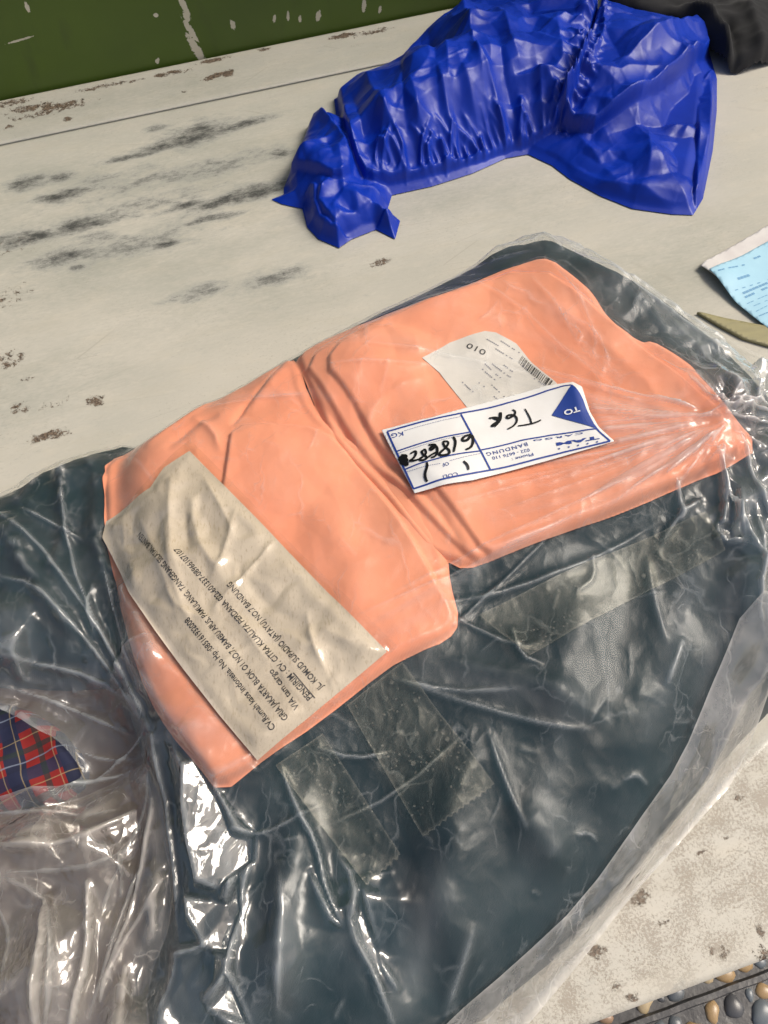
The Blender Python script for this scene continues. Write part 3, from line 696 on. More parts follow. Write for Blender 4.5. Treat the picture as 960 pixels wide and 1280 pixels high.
# tight gather at the right edge and the fans that run from it
g0 = (900, 545)
for k in range(46):
    a = RNG.uniform(150, 250) if k % 3 else RNG.uniform(0, 360); L = RNG.uniform(60, 330) if k % 3 else RNG.uniform(40, 90)
    if 150 < a < 165: L *= 1.1
    if a > 215: L *= .55
    r0_ = RNG.uniform(5, 45); bend = RNG.uniform(-12, 12)
    pts = []
    for t in (0, .35, .7, 1):
        rr = r0_ + L * t; an = math.radians(a + bend * t)
        pts.append((g0[0] + rr * math.cos(an), g0[1] - rr * math.sin(an) * .62))
    crease(pts, RNG.uniform(.0010, .0026) * (1 if k % 3 else 1.6), RNG.uniform(.0012, .0026), 1.1, .085, RNG.uniform(.08, .22))
for pts, a, wd in (([(865, 575), (900, 640), (925, 700), (960, 740)], .006, .003), ([(880, 590), (893, 640), (890, 690)], .006, .003), ([(885, 640), (905, 640), (910, 690), (880, 690)], .008, .004), ([(905, 560), (930, 640), (960, 690)], .005, .003),
                   ([(850, 560), (900, 540), (960, 535), (1000, 540)], .008, .003), ([(880, 555), (960, 550)], .006, .002), ([(860, 540), (960, 525)], .006, .002), ([(925, 480), (935, 500), (928, 530)], .008, .004), ([(950, 470), (960, 520)], .008, .004),
                   ([(925, 650), (940, 700), (935, 760), (960, 800)], .006, .003), ([(800, 372), (870, 410), (940, 447)], .006, .004), ([(720, 340), (800, 380), (900, 452)], .005, .004), ([(870, 440), (905, 450), (945, 450)], .004, .003),
                   ([(640, 290), (680, 300), (700, 330)], .005, .004), ([(600, 305), (640, 310), (690, 300)], .004, .003), ([(720, 300), (760, 345), (830, 380)], .005, .004), ([(830, 620), (840, 650), (845, 670)], .006, .004), ([(820, 690), (840, 660), (870, 640)], .004, .003)):
    crease(pts, a, wd, 1.15, .07, .18)
for pts, a, wd in (([(688, 330), (725, 390), (742, 430), (738, 460)], .0016, .0022), ([(700, 400), (740, 420), (760, 470), (745, 475)], .0015, .0018), ([(660, 350), (700, 400), (720, 440)], .0012, .0018), ([(705, 410), (725, 425), (720, 440)], .0016, .0016),
                   ([(420, 440), (560, 450), (700, 480), (820, 530)], .0012, .0022), ([(400, 470), (560, 465)], .0008, .002), ([(560, 640), (700, 600), (860, 560)], .0016, .002), ([(470, 760), (600, 690), (760, 620), (860, 575)], .0014, .002),
                   ([(440, 780), (570, 720), (700, 660)], .0012, .0018), ([(560, 790), (660, 700), (690, 670)], .0022, .0018), ([(480, 845), (560, 862), (660, 860)], .003, .003), ([(500, 850), (600, 880), (700, 905), (750, 905)], .003, .003),
                   ([(540, 760), (640, 740), (760, 690), (830, 650)], .003, .003), ([(640, 780), (650, 820), (680, 830)], .003, .002), ([(560, 770), (650, 810), (680, 800)], .002, .002), ([(610, 905), (630, 960), (665, 1035)], .003, .0025), ([(740, 690), (745, 720), (720, 740)], .003, .002),
                   ([(810, 690), (820, 740), (840, 800)], .003, .004), ([(860, 790), (840, 850)], .004, .004), ([(390, 930), (440, 945), (490, 935)], .003, .0022), ([(335, 925), (360, 900), (395, 890)], .002, .002), ([(730, 1035), (750, 1030), (765, 1042)], .002, .002),
                   ([(790, 965), (810, 955), (830, 968)], .002, .002), ([(400, 1030), (500, 985), (590, 905)], .002, .002), ([(300, 1042), (340, 1035), (400, 1000)], .002, .002), ([(180, 1270), (200, 1230), (210, 1180)], .003, .003), ([(600, 1150), (560, 1280)], .004, .006),
                   ([(230, 505), (300, 500), (400, 495)], .0008, .002), ([(330, 895), (342, 930), (345, 945)], .003, .002), ([(160, 560), (220, 640)], .0008, .002), ([(560, 340), (640, 380), (700, 440), (790, 520)], .0012, .002)):
    crease(pts, a, wd, 1.1, .085, .13)
for k in range(120):                      # fine scuffs and creases all over
    u, v = RNG.uniform(0, 960), RNG.uniform(330, 1280); a = RNG.uniform(0, 3.14); L = RNG.uniform(10, 60)
    crease([(u, v), (u + L * .5 * math.cos(a) + RNG.uniform(-6, 6), v - L * .5 * math.sin(a)), (u + L * math.cos(a), v - L * math.sin(a))], RNG.uniform(.0003, .0011), RNG.uniform(.001, .0022), 1.1, .07, RNG.uniform(.03, .12))

LDIR = np.array([math.cos(SUN_EL) * math.cos(SUN_AZ), math.cos(SUN_EL) * math.sin(SUN_AZ), math.sin(SUN_EL)])
PAN = np.zeros_like(X)
def panel(pts, z, k=1.0, jit=.010, cell=.016, sd_=200, w_=.05):
    """a flat folded panel of stiff film with its slope set to throw a sun glint at the camera"""
    q = W(pts, z); S_, _, _ = sdf(X, Y, q); c0 = q.mean(0)
    v = np.array([0, 0, CH]) - np.array([c0[0], c0[1], z]); v /= np.linalg.norm(v); n = LDIR + v
    gx, gy = -n[0] / n[2] * k, -n[1] / n[2] * k
    h = gx * (X - c0[0]) + gy * (Y - c0[1]); h -= h[S_ > 0].min()
    global F, wear, PAN
    mk = sstep(S_, 0, .0035)
    core = S_ > .3 * S_.max()
    h = h + (fb - h)[core].max() * .8 + .2 * (fb - h)[core].mean() + .001 + jit * facet(X, Y, cell, sd_, .5)
    F = F * (1 - mk) + mk * np.clip(h - fb, 0, .03)
    wear = wear + w_ * mk; PAN = np.maximum(PAN, sstep(S_, -.006, .002))
panel([(236, 962), (258, 955), (288, 1010), (300, 1042), (326, 1046), (324, 1080), (300, 1100), (278, 1120), (248, 1110), (238, 1060), (232, 1010)], .06, 1, .0035, .016, 201)
panel([(236, 1118), (290, 1125), (310, 1090), (312, 1140), (296, 1200), (262, 1190), (240, 1150)], .05, .9, .0045, .014, 202, .03)
panel([(296, 1212), (322, 1290), (262, 1262)], .05, 1, .003, .02, 203)
panel([(392, 1092), (404, 1096), (418, 1128), (434, 1164), (418, 1150)], .05, 1, .003, .02, 204)
panel([(444, 1085), (462, 1140), (490, 1230), (470, 1222), (448, 1180), (440, 1150), (450, 1115)], .05, 1, .003, .014, 205)
panel([(878, 676), (902, 680), (908, 700), (890, 702), (880, 690)], .06, 1, .003, .014, 206)
panel([(926, 478), (944, 480), (948, 520), (930, 530)], .05, 1, .004, .012, 207)
panel([(885, 622), (905, 640), (905, 668), (890, 650)], .06, .9, .005, .012, 208)
for pts, a in (([(866, 660), (850, 760), (828, 860), (800, 930)], .14), ([(905, 720), (895, 800), (870, 880)], .10), ([(560, 1060), (530, 1180), (490, 1290)], .12), ([(700, 880), (690, 980), (650, 1080)], .07), ([(520, 845), (620, 870), (740, 910)], .10),
               ([(365, 1090), (368, 1180), (350, 1290)], .10), ([(780, 700), (740, 720), (700, 700)], .06), ([(740, 1000), (640, 1100), (600, 1200)], .05), ([(620, 780), (700, 770), (800, 730)], .05)):
    ridge(G, wear, W(pts, .06), a, .009, 1.8, .3)  # broad dull sheen over the dark cloth, painted as haze
for k in range(34):                       # sheen streaks painted as haze along small creases from the gather
    an = math.radians(RNG.uniform(152, 232)); r0_ = RNG.uniform(10, 60); L = RNG.uniform(80, 380) if math.degrees(an) < 195 else RNG.uniform(60, 220); bn = RNG.uniform(-.12, .12)
    q = [(895 + (r0_ + L * t) * math.cos(an + bn * t), 548 - (r0_ + L * t) * .62 * math.sin(an + bn * t)) for t in (0, .3, .6, 1)]
    ridge(G, wear, W(q, .085), RNG.uniform(.04, .14), RNG.uniform(.0010, .0045), 1.6, .35); ridge(G, F, W(q, .085), .0007, .002, 1.1, .35)
for q, a, wd in (([(370, 440), (480, 432), (640, 470)], .07, .006), ([(240, 500), (330, 492), (430, 505)], .09, .004), ([(250, 480), (330, 500), (420, 490)], .06, .002), ([(400, 420), (520, 400), (600, 372)], .07, .005), ([(600, 345), (700, 400), (800, 470)], .07, .006), ([(560, 380), (680, 430), (800, 500)], .06, .005),
                 ([(430, 800), (520, 760), (640, 690), (760, 630)], .10, .003), ([(460, 790), (560, 730), (700, 660), (830, 600)], .10, .0016), ([(420, 830), (520, 780), (580, 740)], .08, .004), ([(140, 600), (170, 640), (180, 700)], .07, .004), ([(520, 560), (600, 640), (640, 690)], .05, .006), ([(300, 600), (420, 640), (520, 700)], .03, .010),
                 ([(640, 640), (760, 615), (880, 580)], .10, .004), ([(600, 660), (740, 630), (900, 570)], .09, .0018), ([(150, 820), (200, 880), (250, 950)], .12, .004), ([(200, 910), (250, 905), (300, 930)], .12, .006)):
    ridge(G, wear, W(q, .085), a, wd, 1.7, .3)  # soft sheen over the shirts, painted into the film haze
# paper on the film: the film lies calm under it
ADR = [(237, 565), (483, 815), (322, 950), (128, 658)]
ADR_px = [(237, 564), (290, 617), (340, 668), (410, 741), (484, 815), (440, 852), (380, 902), (322, 951), (275, 895), (228, 835), (195, 790), (162, 742), (128, 672), (133, 652), (165, 628), (188, 610), (205, 585)]
CAR_px = [(477, 538), (540, 522), (620, 500), (680, 483), (716, 478), (727, 484), (737, 515), (748, 534), (768, 552), (720, 566), (660, 583), (590, 601), (518, 617), (496, 575)]
def zsurf(pts, H, z0=.09):
    out = []
    for q in pts:
        z = z0
        for _ in range(8): p = P(q[0], q[1], z); z = .5 * z + .5 * float(G.samp(H, p[0], p[1]))
        out.append(P(q[0], q[1], z))
    return np.array(out)
calm = np.maximum(blur(fb, 4), content + .0008)
calm2 = blur(np.maximum(calm, content + .0012), 2) + .0014
adr_w = zsurf(ADR_px, calm2); car_w = zsurf(CAR_px, calm2)
SAd, aNX, aNY = sdf(X, Y, adr_w); SC_, cNX, cNY = sdf(X, Y, car_w)
F *= 1 - np.maximum(sstep(SAd, -.006, .001), sstep(SC_, -.004, .001)) * .97
filmH = fb + F
crisp = np.clip(PAN + 1.1 * mid + 1.2 * gath + .8 * loose + .35 * leftz + 1.6 * np.clip(wear - .05, 0, 1), 0, 1)
edge = sstep(SF, 0, .05)
filmH = np.where(content < .004, np.minimum(filmH, .003 + filmH * sstep(SF, 0, .02) + .004 * f2 * edge), filmH)
filmH = np.maximum(filmH, content + .0008)
wear_sheenA = np.clip(wear, 0, .5) + np.clip((filmH - blur(filmH, 2)) * 160 - .05, 0, .22) + .30 * gath * (.25 + f3) + .16 * loose * (.4 + f2) + .10 * mid * f3 + .26 * backr * (.3 + f2) + .10 * sstep(.012 - SF, 0, .01) + .03 * leftz * f4

adrH = np.maximum(calm2, blur(filmH, 2)) + .0006
cr = np.zeros_like(X)
for pts, a, wd, p in (([(265, 770), (320, 715), (355, 670)], .0022, .0022, 1.1), ([(218, 595), (215, 680), (232, 740)], .0035, .005, 1.4), ([(240, 620), (250, 680), (275, 720), (290, 700)], .0035, .005, 1.3), ([(255, 600), (285, 650), (300, 690)], .002, .003, 1.1),
                      ([(300, 640), (285, 700), (265, 735)], .003, .004, 1.2), ([(205, 640), (225, 760), (260, 800)], .002, .004, 1.3), ([(285, 760), (300, 780), (340, 835)], .0022, .004, 1.2), ([(385, 770), (392, 810), (412, 850)], .0025, .003, 1.1),
                      ([(400, 790), (450, 815)], .0015, .004, 1.3), ([(255, 850), (330, 800)], .001, .002, 1.1), ([(330, 730), (400, 725)], .001, .003, 1.2), ([(170, 640), (200, 700), (230, 790)], .0018, .004, 1.2), ([(270, 780), (230, 770), (210, 740)], .0015, .002, 1.1),
                      ([(300, 710), (330, 760), (390, 790)], -.0018, .006, 1.6), ([(235, 640), (240, 700)], -.002, .004, 1.4)):
    ridge(G, cr, W(pts, .085), a, wd, p, .3)
adrH += cr * sstep(SAd, 0, .006) + (.0026 * facet(X, Y, .022, 71, .8) + .0014 * facet(X, Y, .010, 72, .8)) * sstep(SAd, 0, .01)
adrH = np.maximum(adrH, filmH + .0004)
carH = np.maximum(calm2, blur(filmH, 2)) + .0006
lift = P(735, 500, .09); carH += .0045 * np.exp(-(((X - lift[0]) / .018) ** 2 + ((Y - lift[1]) / .03) ** 2)) * sstep(SC_, -.002, .01)
carH += .0006 * facet(X, Y, .03, 73) * sstep(SC_, 0, .006)
carH = np.maximum(carH, filmH + .0004)

# ------------------------------------------------------------------ parcel objects
dark_bundle = tag(sheet('dark_cloth_bundle', G, body, Sb, bNX, bNY, M_teal, None, 2), 'large dark teal cloth bundle under the two salmon shirts', 'cloth bundle')
left_bundle = tag(sheet('dark_cloth_bundle', G, left, Sl, lNX, lNY, M_teal, None, 2), 'smaller dark teal cloth bundle at the left edge beside the salmon shirt', 'cloth bundle')
tag(sheet('taupe_cloth', G, taupe, St, tNX, tNY, M_taupe, None, 2), 'brownish cloth under the milky crumpled plastic in the lower left corner', 'cloth')
# plaid
m = NT('red_navy_plaid'); v = m.mapp((1, 1, 1), math.radians(-22))
sp = m.node('ShaderNodeSeparateXYZ'); m.l(v, sp.inputs[0])
def band(axis, per, off, wd_):
    t = m.math('FRACT', m.math('ADD', m.math('MULTIPLY', sp.outputs[axis], 1 / per), off)); dd = m.math('ABSOLUTE', m.math('SUBTRACT', t, .5)); return m.math('LESS_THAN', dd, wd_ / per / 2)
c = m.mix(band(0, .036, .1, .013), (.20, .008, .007), (.008, .011, .036))
c = m.mix(m.math('MULTIPLY', band(1, .036, .3, .009), .93), c, (.010, .014, .045))
c = m.mix(m.math('MULTIPLY', band(0, .036, .6, .004), .8), c, (.010, .02, .02)); c = m.mix(m.math('MULTIPLY', band(1, .036, .8, .004), .8), c, (.010, .02, .02))
for ax_, of in ((0, .35), (0, .02), (1, .55)): c = m.mix(m.math('MULTIPLY', band(ax_, .036, of, .0008), .55), c, (.30, .23, .12))
c = m.mix(m.math('MULTIPLY', band(1, .036, .02, .0011), .7), c, (.16, .19, .26))
m.set(Base_Color=c, Roughness=.85, Normal=m.bump(m.noise(900, detail=1), .2, .0003)); M_plaid = m.m
tag(sheet('plaid_cloth', G, plaid, Sp, pNX, pNY, M_plaid, None, 2), 'red and navy plaid cloth showing through a gap in the plastic at the left edge', 'cloth')
shirtB = tag(sheet('folded_shirt', G, shB, SB, BNX, BNY, M_salmon, None, 1), 'salmon folded shirt on the left, under the brown address paper', 'shirt', 'salmon shirts in the parcel')
shirtA = tag(sheet('folded_shirt', G, shA, SA, ANX, ANY, M_salmon, None, 1), 'salmon folded shirt on the right, under the white and blue cargo label', 'shirt', 'salmon shirts in the parcel')

wrap = empty('plastic_wrapping', (0, float(P(480, 640)[1]), 0)); tag(wrap, 'clear crumpled plastic wrapping taped round the salmon and dark cloth parcel', 'plastic wrapping')
def under_wrap(o): o.parent = wrap; o.matrix_parent_inverse = Matrix.Translation((0, -wrap.location.y, 0)); return o
splitm = near([(0, 1000, 1), (30, 1150, 1.4), (100, 1260, 1.4), (180, 1200, .8), (160, 1060, .9), (100, 1000, .7)], .02, .06)
under_wrap(sheet('plastic_film', G, filmH, SF, fNX, fNY, M_film, None, 1, {'wear': wear_sheenA, 'crisp': crisp}))

# second layer: loose film over the lower left and milky folded edge on the right
L_px = [(-140, 1030), (-20, 1020), (60, 1008), (120, 985), (160, 965), (200, 960), (212, 1000), (226, 1090), (228, 1150), (190, 1230), (205, 1290), (190, 1420), (-140, 1420)]
SL, LNX, LNY = sdf(X, Y, chaikin(W(L_px, .04), 1))
H2 = blur(filmH, 4) + .004 + .024 * facet(X, Y, .065, 81, .8) * sstep(SL, 0, .02) + .005 * facet(X, Y, .022, 82) * sstep(SL, 0, .01)
H2 = np.maximum(H2, filmH + .001)
for pts, a, wd in (([(60, 1120), (75, 1180), (62, 1290)], .02, .006), ([(118, 1100), (122, 1190), (95, 1290)], .018, .005), ([(0, 1060), (100, 1060), (180, 1010)], .012, .007), ([(200, 1000), (180, 1120), (130, 1250)], .014, .006), ([(225, 1090), (150, 1200), (120, 1290)], .01, .005)):
    ridge(G, H2, W(pts, .04), a * .45, wd * .55, 1.15, .2)
H2 = np.minimum(H2, .09)
wl2 = -.05 + .12 * facet(X, Y, .03, 83) + np.clip((H2 - blur(H2, 2)) * 380, 0, .45)
under_wrap(sheet('loose_flap', G, H2, SL, LNX, LNY, M_loose, None, 1, {'wear': wl2}))
E_px = [(902, 782, .03), (948, 785, .02), (940, 880, .004), (925, 968, .003), (858, 1043, .003), (782, 1127, .003), (735, 1190, .003), (663, 1276, .003), (600, 1350, .003), (500, 1340, .01), (556, 1275, .01), (640, 1205, .015), (722, 1128, .02), (790, 1030, .02), (838, 960, .02), (870, 880, .03)]
SE, ENX, ENY = sdf(X, Y, chaikin(W(E_px), 1))
H3 = blur(filmH, 2) + .0025 + .002 * facet(X, Y, .03, 91)
H3 = np.maximum(H3, filmH + .001)
wE = .30 * np.exp(-np.clip(SE, 0, 1) / .0012)
for pts, a in (([(945, 790), (925, 870), (900, 900), (880, 960), (840, 1040), (760, 1120), (700, 1190)], .25), ([(905, 800), (935, 880)], .25), ([(860, 900), (840, 980), (800, 1040)], -.12), ([(900, 930), (850, 1010), (780, 1090), (700, 1170), (640, 1240)], -.16), ([(700, 1190), (620, 1270)], -.12), ([(940, 820), (930, 900)], -.15)):
    ridge(G, wE, W(pts), a, .006 if a < 0 else .0016, 1.6, .3); ridge(G, H3, W(pts), abs(a) * .012, .004, 1.3, .3)
under_wrap(sheet('folded_edge', G, H3, SE, ENX, ENY, M_edge, None, 1, {'wear': wE}))

# tape strips
def tape(pts, z=.07, mat=M_tape, up_=.0012, name='tape_strip', serr=None):
    q = zsurf(pts, filmH, z)
    if serr is not None:                       # saw-tooth cut along one side
        a, b = q[serr], q[(serr + 1) % len(q)]; n = int(np.linalg.norm(b - a) / .0022); dv = (b - a) / n; pr = np.array([-dv[1], dv[0]]) * .45
        zig = [a + dv * (k + .5) + pr * (1 if k % 2 else -1) for k in range(n)]
        q = np.array(list(q[:serr + 1]) + zig + list(q[serr + 1:]))
    S_, nx_, ny_ = sdf(X, Y, q)
    H_ = np.maximum(blur(filmH, 3) + up_, filmH + .0003) + .0004
    under_wrap(sheet(name, G, H_, S_, nx_, ny_, mat, None, 1, {'wear': .20 * np.exp(-np.clip(S_, 0, 1) / .0007)}))
tape([(434, 882), (503, 828), (618, 981), (529, 1047)], .06, serr=2)
tape([(345, 958), (404, 918), (501, 1069), (458, 1106)], .05, up_=.0022, serr=2)
tape([(598, 770), (740, 700), (881, 641), (905, 690), (780, 755), (662, 820)], .07, up_=.0018)

adr = sheet('address_label', G, adrH, SAd, aNX, aNY, M_kraft, None, 1); adr['label'] = 'creased brown paper printed with the sender and receiver address'; under_wrap(adr)
car = sheet('cargo_label', G, carH, SC_, cNX, cNY, M_white, None, 1, bottom=.0002); car['label'] = 'white cargo label with blue frame and black handwriting'; under_wrap(car)
tq = zsurf([(237, 549), (372, 688), (497, 808), (328, 962), (316, 948), (484, 815), (237, 566)][:4] + [(120, 668), (180, 605)], adrH)
ST, TNX, TNY = sdf(X, Y, tq)
Htp = np.maximum(np.where(SAd > -.0015, adrH, 0), filmH); Htp = np.maximum(blur(Htp, 1) + .0009, Htp + .0007)
under_wrap(sheet('label_tape', G, Htp, ST, TNX, TNY, M_tape2, None, 1))

# ------------------------------------------------------------------ print and handwriting, draped on the surfaces
def spt(u, v, H, z0=.09):
    return zsurf([(u, v)], H, z0)[0]
def child_of(o, par): o.parent = par; o.matrix_parent_inverse = Matrix.Identity(4); return o
def text(body, a, b, H, mat, parent, hpx=None, bold=0.0, eps=.0004, name='lettering', spacing=1.0):
    """text whose baseline runs from photo point a to photo point b; letters fill that width"""
    cu = bpy.data.curves.new(name, 'FONT'); cu.body = body; cu.size = 1; cu.offset = bold; cu.resolution_u = 3; cu.space_character = spacing
    to = bpy.data.objects.new(name, cu); me = bpy.data.meshes.new_from_object(to); bpy.data.objects.remove(to)
    import bmesh
    bm = bmesh.new(); bm.from_mesh(me); bmesh.ops.triangulate(bm, faces=bm.faces[:])
    if len(body) < 14: bmesh.ops.subdivide_edges(bm, edges=[e for e in bm.edges if e.calc_length() > .25], cuts=2, use_grid_fill=False); bmesh.ops.triangulate(bm, faces=bm.faces[:])
    bm.to_mesh(me); bm.free()
    V = np.empty(len(me.vertices) * 3, np.float32); me.vertices.foreach_get('co', V); V = V.reshape(-1, 3)
    x0, x1 = V[:, 0].min(), V[:, 0].max(); hh = .70
    pa = spt(*a, H); pb = spt(*b, H); dv = pb - pa; L = np.linalg.norm(dv); dv /= L; nv = np.array([-dv[1], dv[0]])
    s = L / (x1 - x0); sy = s if hpx is None else hpx / hh
    xy = pa + np.outer((V[:, 0] - x0) * s, dv) + np.outer(V[:, 1] * sy, nv)
    Z = G.samp(H, xy[:, 0], xy[:, 1]) + eps
    me.vertices.foreach_set('co', np.column_stack([xy, Z]).astype(np.float32).ravel()); me.update()
    me.materials.clear(); me.materials.append(mat)
    # letters must face up
    o = bpy.data.objects.new(name, me); SC.collection.objects.link(o); o.parent = parent
    return o
def stroke(pts, H, mat, parent, wd=.0011, eps=.0006, name='handwriting', sm=3, world=False, vary=True):
    q = np.array(pts) if world else zsurf(pts, H)
    q = chaikin(q, sm, False) if sm else q
    r = [q[0]]
    for i in range(1, len(q)):
        n = max(1, int(np.linalg.norm(q[i] - q[i - 1]) / .0015))
        for k in range(1, n + 1): r.append(q[i - 1] + (q[i] - q[i - 1]) * k / n)
    q = np.array(r); t = np.gradient(q, axis=0); t /= np.linalg.norm(t, axis=1)[:, None] + 1e-9; nn = np.column_stack([-t[:, 1], t[:, 0]])
    n = len(q); ww = wd / 2 * (np.ones(n) if not vary else .55 + .45 * np.sin(np.linspace(.35, 2.9, n)))
    Lf_ = q + nn * ww[:, None]; Rt = q - nn * ww[:, None]
    V = np.vstack([np.column_stack([Lf_, G.samp(H, Lf_[:, 0], Lf_[:, 1]) + eps]), np.column_stack([Rt, G.samp(H, Rt[:, 0], Rt[:, 1]) + eps])])
    Fq = [(i, i + n, i + n + 1, i + 1) for i in range(n - 1)]
    return poly_obj(name, V, Fq, mat, parent)
def joined(objs, name, parent):
    """join drawn strokes of one word into one piece"""
    V = []; Fc = []; off = 0
    for o in objs:
        V += [tuple(v.co) for v in o.data.vertices]; Fc += [tuple(i + off for i in p.vertices) for p in o.data.polygons]; off = len(V)
    mt = objs[0].data.materials[0]
    for o in objs: bpy.data.objects.remove(o)
    return poly_obj(name, V, Fc, mt, parent)

# --- address paper
mm = .001
TXT = [('CV.Rumah kaos indonesia. No Hp :085161932008', (345, 909), (236, 771)),
       ('GRIA JAKARTA BLOK O1 NO.7, BAMBU APUS, PAMULANG, TANGERANG SELATAN, BANTEN', (361, 897), (176, 665)),
       ('VIA tam cargo', (375, 884), (341, 836)),
       ('PENGIRIM : CV. CITRA KUALITA PERDANA 022-601337-08966107107', (391, 871), (224, 685)),
       ('JL. KOMUD SUPADIO (JATAYU) NO.7 BANDUNG', (405, 859), (289, 727))]
for s, a, b in TXT:
    text(s, a, b, adrH, M_ink, adr, hpx=.0042, bold=.007, name='text_line')
stroke([(394, 873), (367, 841)], adrH, M_ink, adr, .0005, name='underline', vary=False)
# --- cargo label : frame and rules
def C1(x, y): return (590 + x / 5.053, 470 + y / 5.053)
def C2(x, y): return (470 + x / 6.4, 510 + y / 6.4)
LW = .0014
frame = []
frame.append(stroke([C2(90, 190), C1(-20, 228), C1(200, 180), C1(560, 66), C1(628, 58)], carH, M_inkblue, car, LW, .0004, sm=1, vary=False))
frame.append(stroke([C1(628, 58), C1(690, 130), C1(720, 220), C1(780, 332), C1(872, 412)], carH, M_inkblue, car, LW, .0004, sm=1, vary=False))
frame.append(stroke([C1(872, 412), C1(500, 500), C1(120, 598), C2(300, 648)], carH, M_inkblue, car, LW, .0004, sm=1, vary=False))
frame.append(stroke([C2(300, 648), C2(90, 190)], carH, M_inkblue, car, LW, .0004, sm=1, vary=False))
frame.append(stroke([C2(680, 52), C2(915, 495)], carH, M_inkblue, car, LW, .0004, sm=1, vary=False))
frame.append(stroke([C1(60, 468), C1(400, 385), C1(785, 335)], carH, M_inkblue, car, LW * .8, .00045, sm=1, vary=False))
frame.append(stroke([C2(165, 350), C2(750, 195)], carH, M_inkblue, car, LW * .8, .00045, sm=1, vary=False))
frame.append(stroke([C2(228, 495), C2(835, 345)], carH, M_inkblue, car, LW * .8, .00045, sm=1, vary=False))
joined(frame, 'printed_frame', car)
dots = []
for a, b in ((C2(225, 185), C2(680, 70)), (C2(180, 366), C2(755, 212)), (C2(248, 513), C2(520, 445)), (C2(590, 425), C2(840, 365))):
    qa, qb = zsurf([a, b], carH); n = int(np.linalg.norm(qb - qa) / .0013)
    for k in range(n):
        p0 = qa + (qb - qa) * k / n; p1 = p0 + (qb - qa) / n * .5
        dots.append(stroke([p0, p1], carH, M_inkblue, car, .00045, .0005, sm=0, world=True, vary=False))
joined(dots, 'dotted_rule', car)
tri = zsurf([C1(625, 62), C1(503, 250), C1(778, 332), C1(722, 220), C1(690, 130)], carH)
tv = []; tf_ = []
cxy = tri.mean(0); n = 14
ringp = []
for i in range(5):
    for k in range(8): ringp.append(tri[i] + (tri[(i + 1) % 5] - tri[i]) * k / 8)
ringp = np.array(ringp); N = len(ringp); tv.append([*cxy, float(G.samp(carH, *cxy)) + .0005])
for j in range(1, 9):
    for p_ in ringp:
        q = cxy + (p_ - cxy) * j / 8; tv.append([q[0], q[1], float(G.samp(carH, q[0], q[1])) + .0005])
for i in range(N): tf_.append((0, 1 + (i + 1) % N, 1 + i))
for j in range(7):
    for i in range(N): a = 1 + j * N; b = a + N; tf_.append((a + i, a + (i + 1) % N, b + (i + 1) % N, b + i))
poly_obj('blue_triangle', tv, tf_, M_inkblue, car)
text('TO', C1(672, 196), C1(575, 226), carH, M_whiteprint, car, hpx=.0046, bold=.03, eps=.0011, name='lettering')
text('KG', C2(215, 190), C2(122, 208), carH, M_inkblue, car, hpx=.0040, bold=.0)
text('COLI', C2(650, 515), C2(533, 540), carH, M_inkblue, car, hpx=.0030)
text('OF', C2(578, 432), C2(527, 446), carH, M_inkblue, car, hpx=.0030)
text('NO. SMU', C2(600, 362), C2(440, 402), carH, M_inkblue, car, hpx=.0024) if False else None
text('Phone :', C1(382, 486), C1(250, 520), carH, M_inkblue, car, hpx=.0028)
text('022 - 6676 110', C1(360, 458), C1(125, 512), carH, M_inkblue, car, hpx=.0028)
text('BANDUNG', C1(345, 420), C1(88, 486), carH, M_inkblue, car, hpx=.0032, spacing=1.25)
text('CARGO', C1(700, 356), C1(385, 404), carH, M_inkblue, car, hpx=.0015, bold=.02, spacing=1.4)
# logo: slanted heavy letters built from strokes
text('TAM', C1(800, 380), C1(530, 424), carH, M_inkblue, car, hpx=.0027, bold=.05, name='logo')
for (x, y) in ((790, 418), (730, 429), (670, 440), (612, 450), (550, 461)):
    c0 = zsurf([C1(x, y)], carH)[0]; V = []
    for k in range(10):
        r = .0011 if k % 2 == 0 else .00048; an = math.pi * k / 5; q = c0 + r * np.array([math.cos(an), math.sin(an)]); V.append((q[0], q[1], float(G.samp(carH, *q)) + .0006))
    V.append((c0[0], c0[1], float(G.samp(carH, *c0)) + .0006)); poly_obj('star', V, [(10, k, (k + 1) % 10) for k in range(10)], M_inkblue, car)
hw = []
for pts, wd in (([C1(436, 280), C1(405, 296), C1(350, 310), C1(290, 318)], .0010), ([C1(378, 308), C1(366, 265), C1(334, 210)], .0010),
                ([C1(255, 215), C1(275, 225), C1(270, 250), C1(225, 275), C1(215, 255), C1(255, 245), C1(282, 262), C1(285, 290), C1(262, 320), C1(225, 338)], .0013),
                ([C1(180, 232), C1(178, 280), C1(140, 322)], .0020), ([C1(108, 270), C1(150, 262), C1(170, 275), C1(165, 290), C1(125, 315), C1(128, 322), C1(165, 300)], .0015), ([C1(128, 266), C1(172, 285)], .0012)):
    hw.append(stroke(pts, carH, M_marker, car, wd * 1.4, .0007))
joined(hw, 'handwriting', car)
hw = []
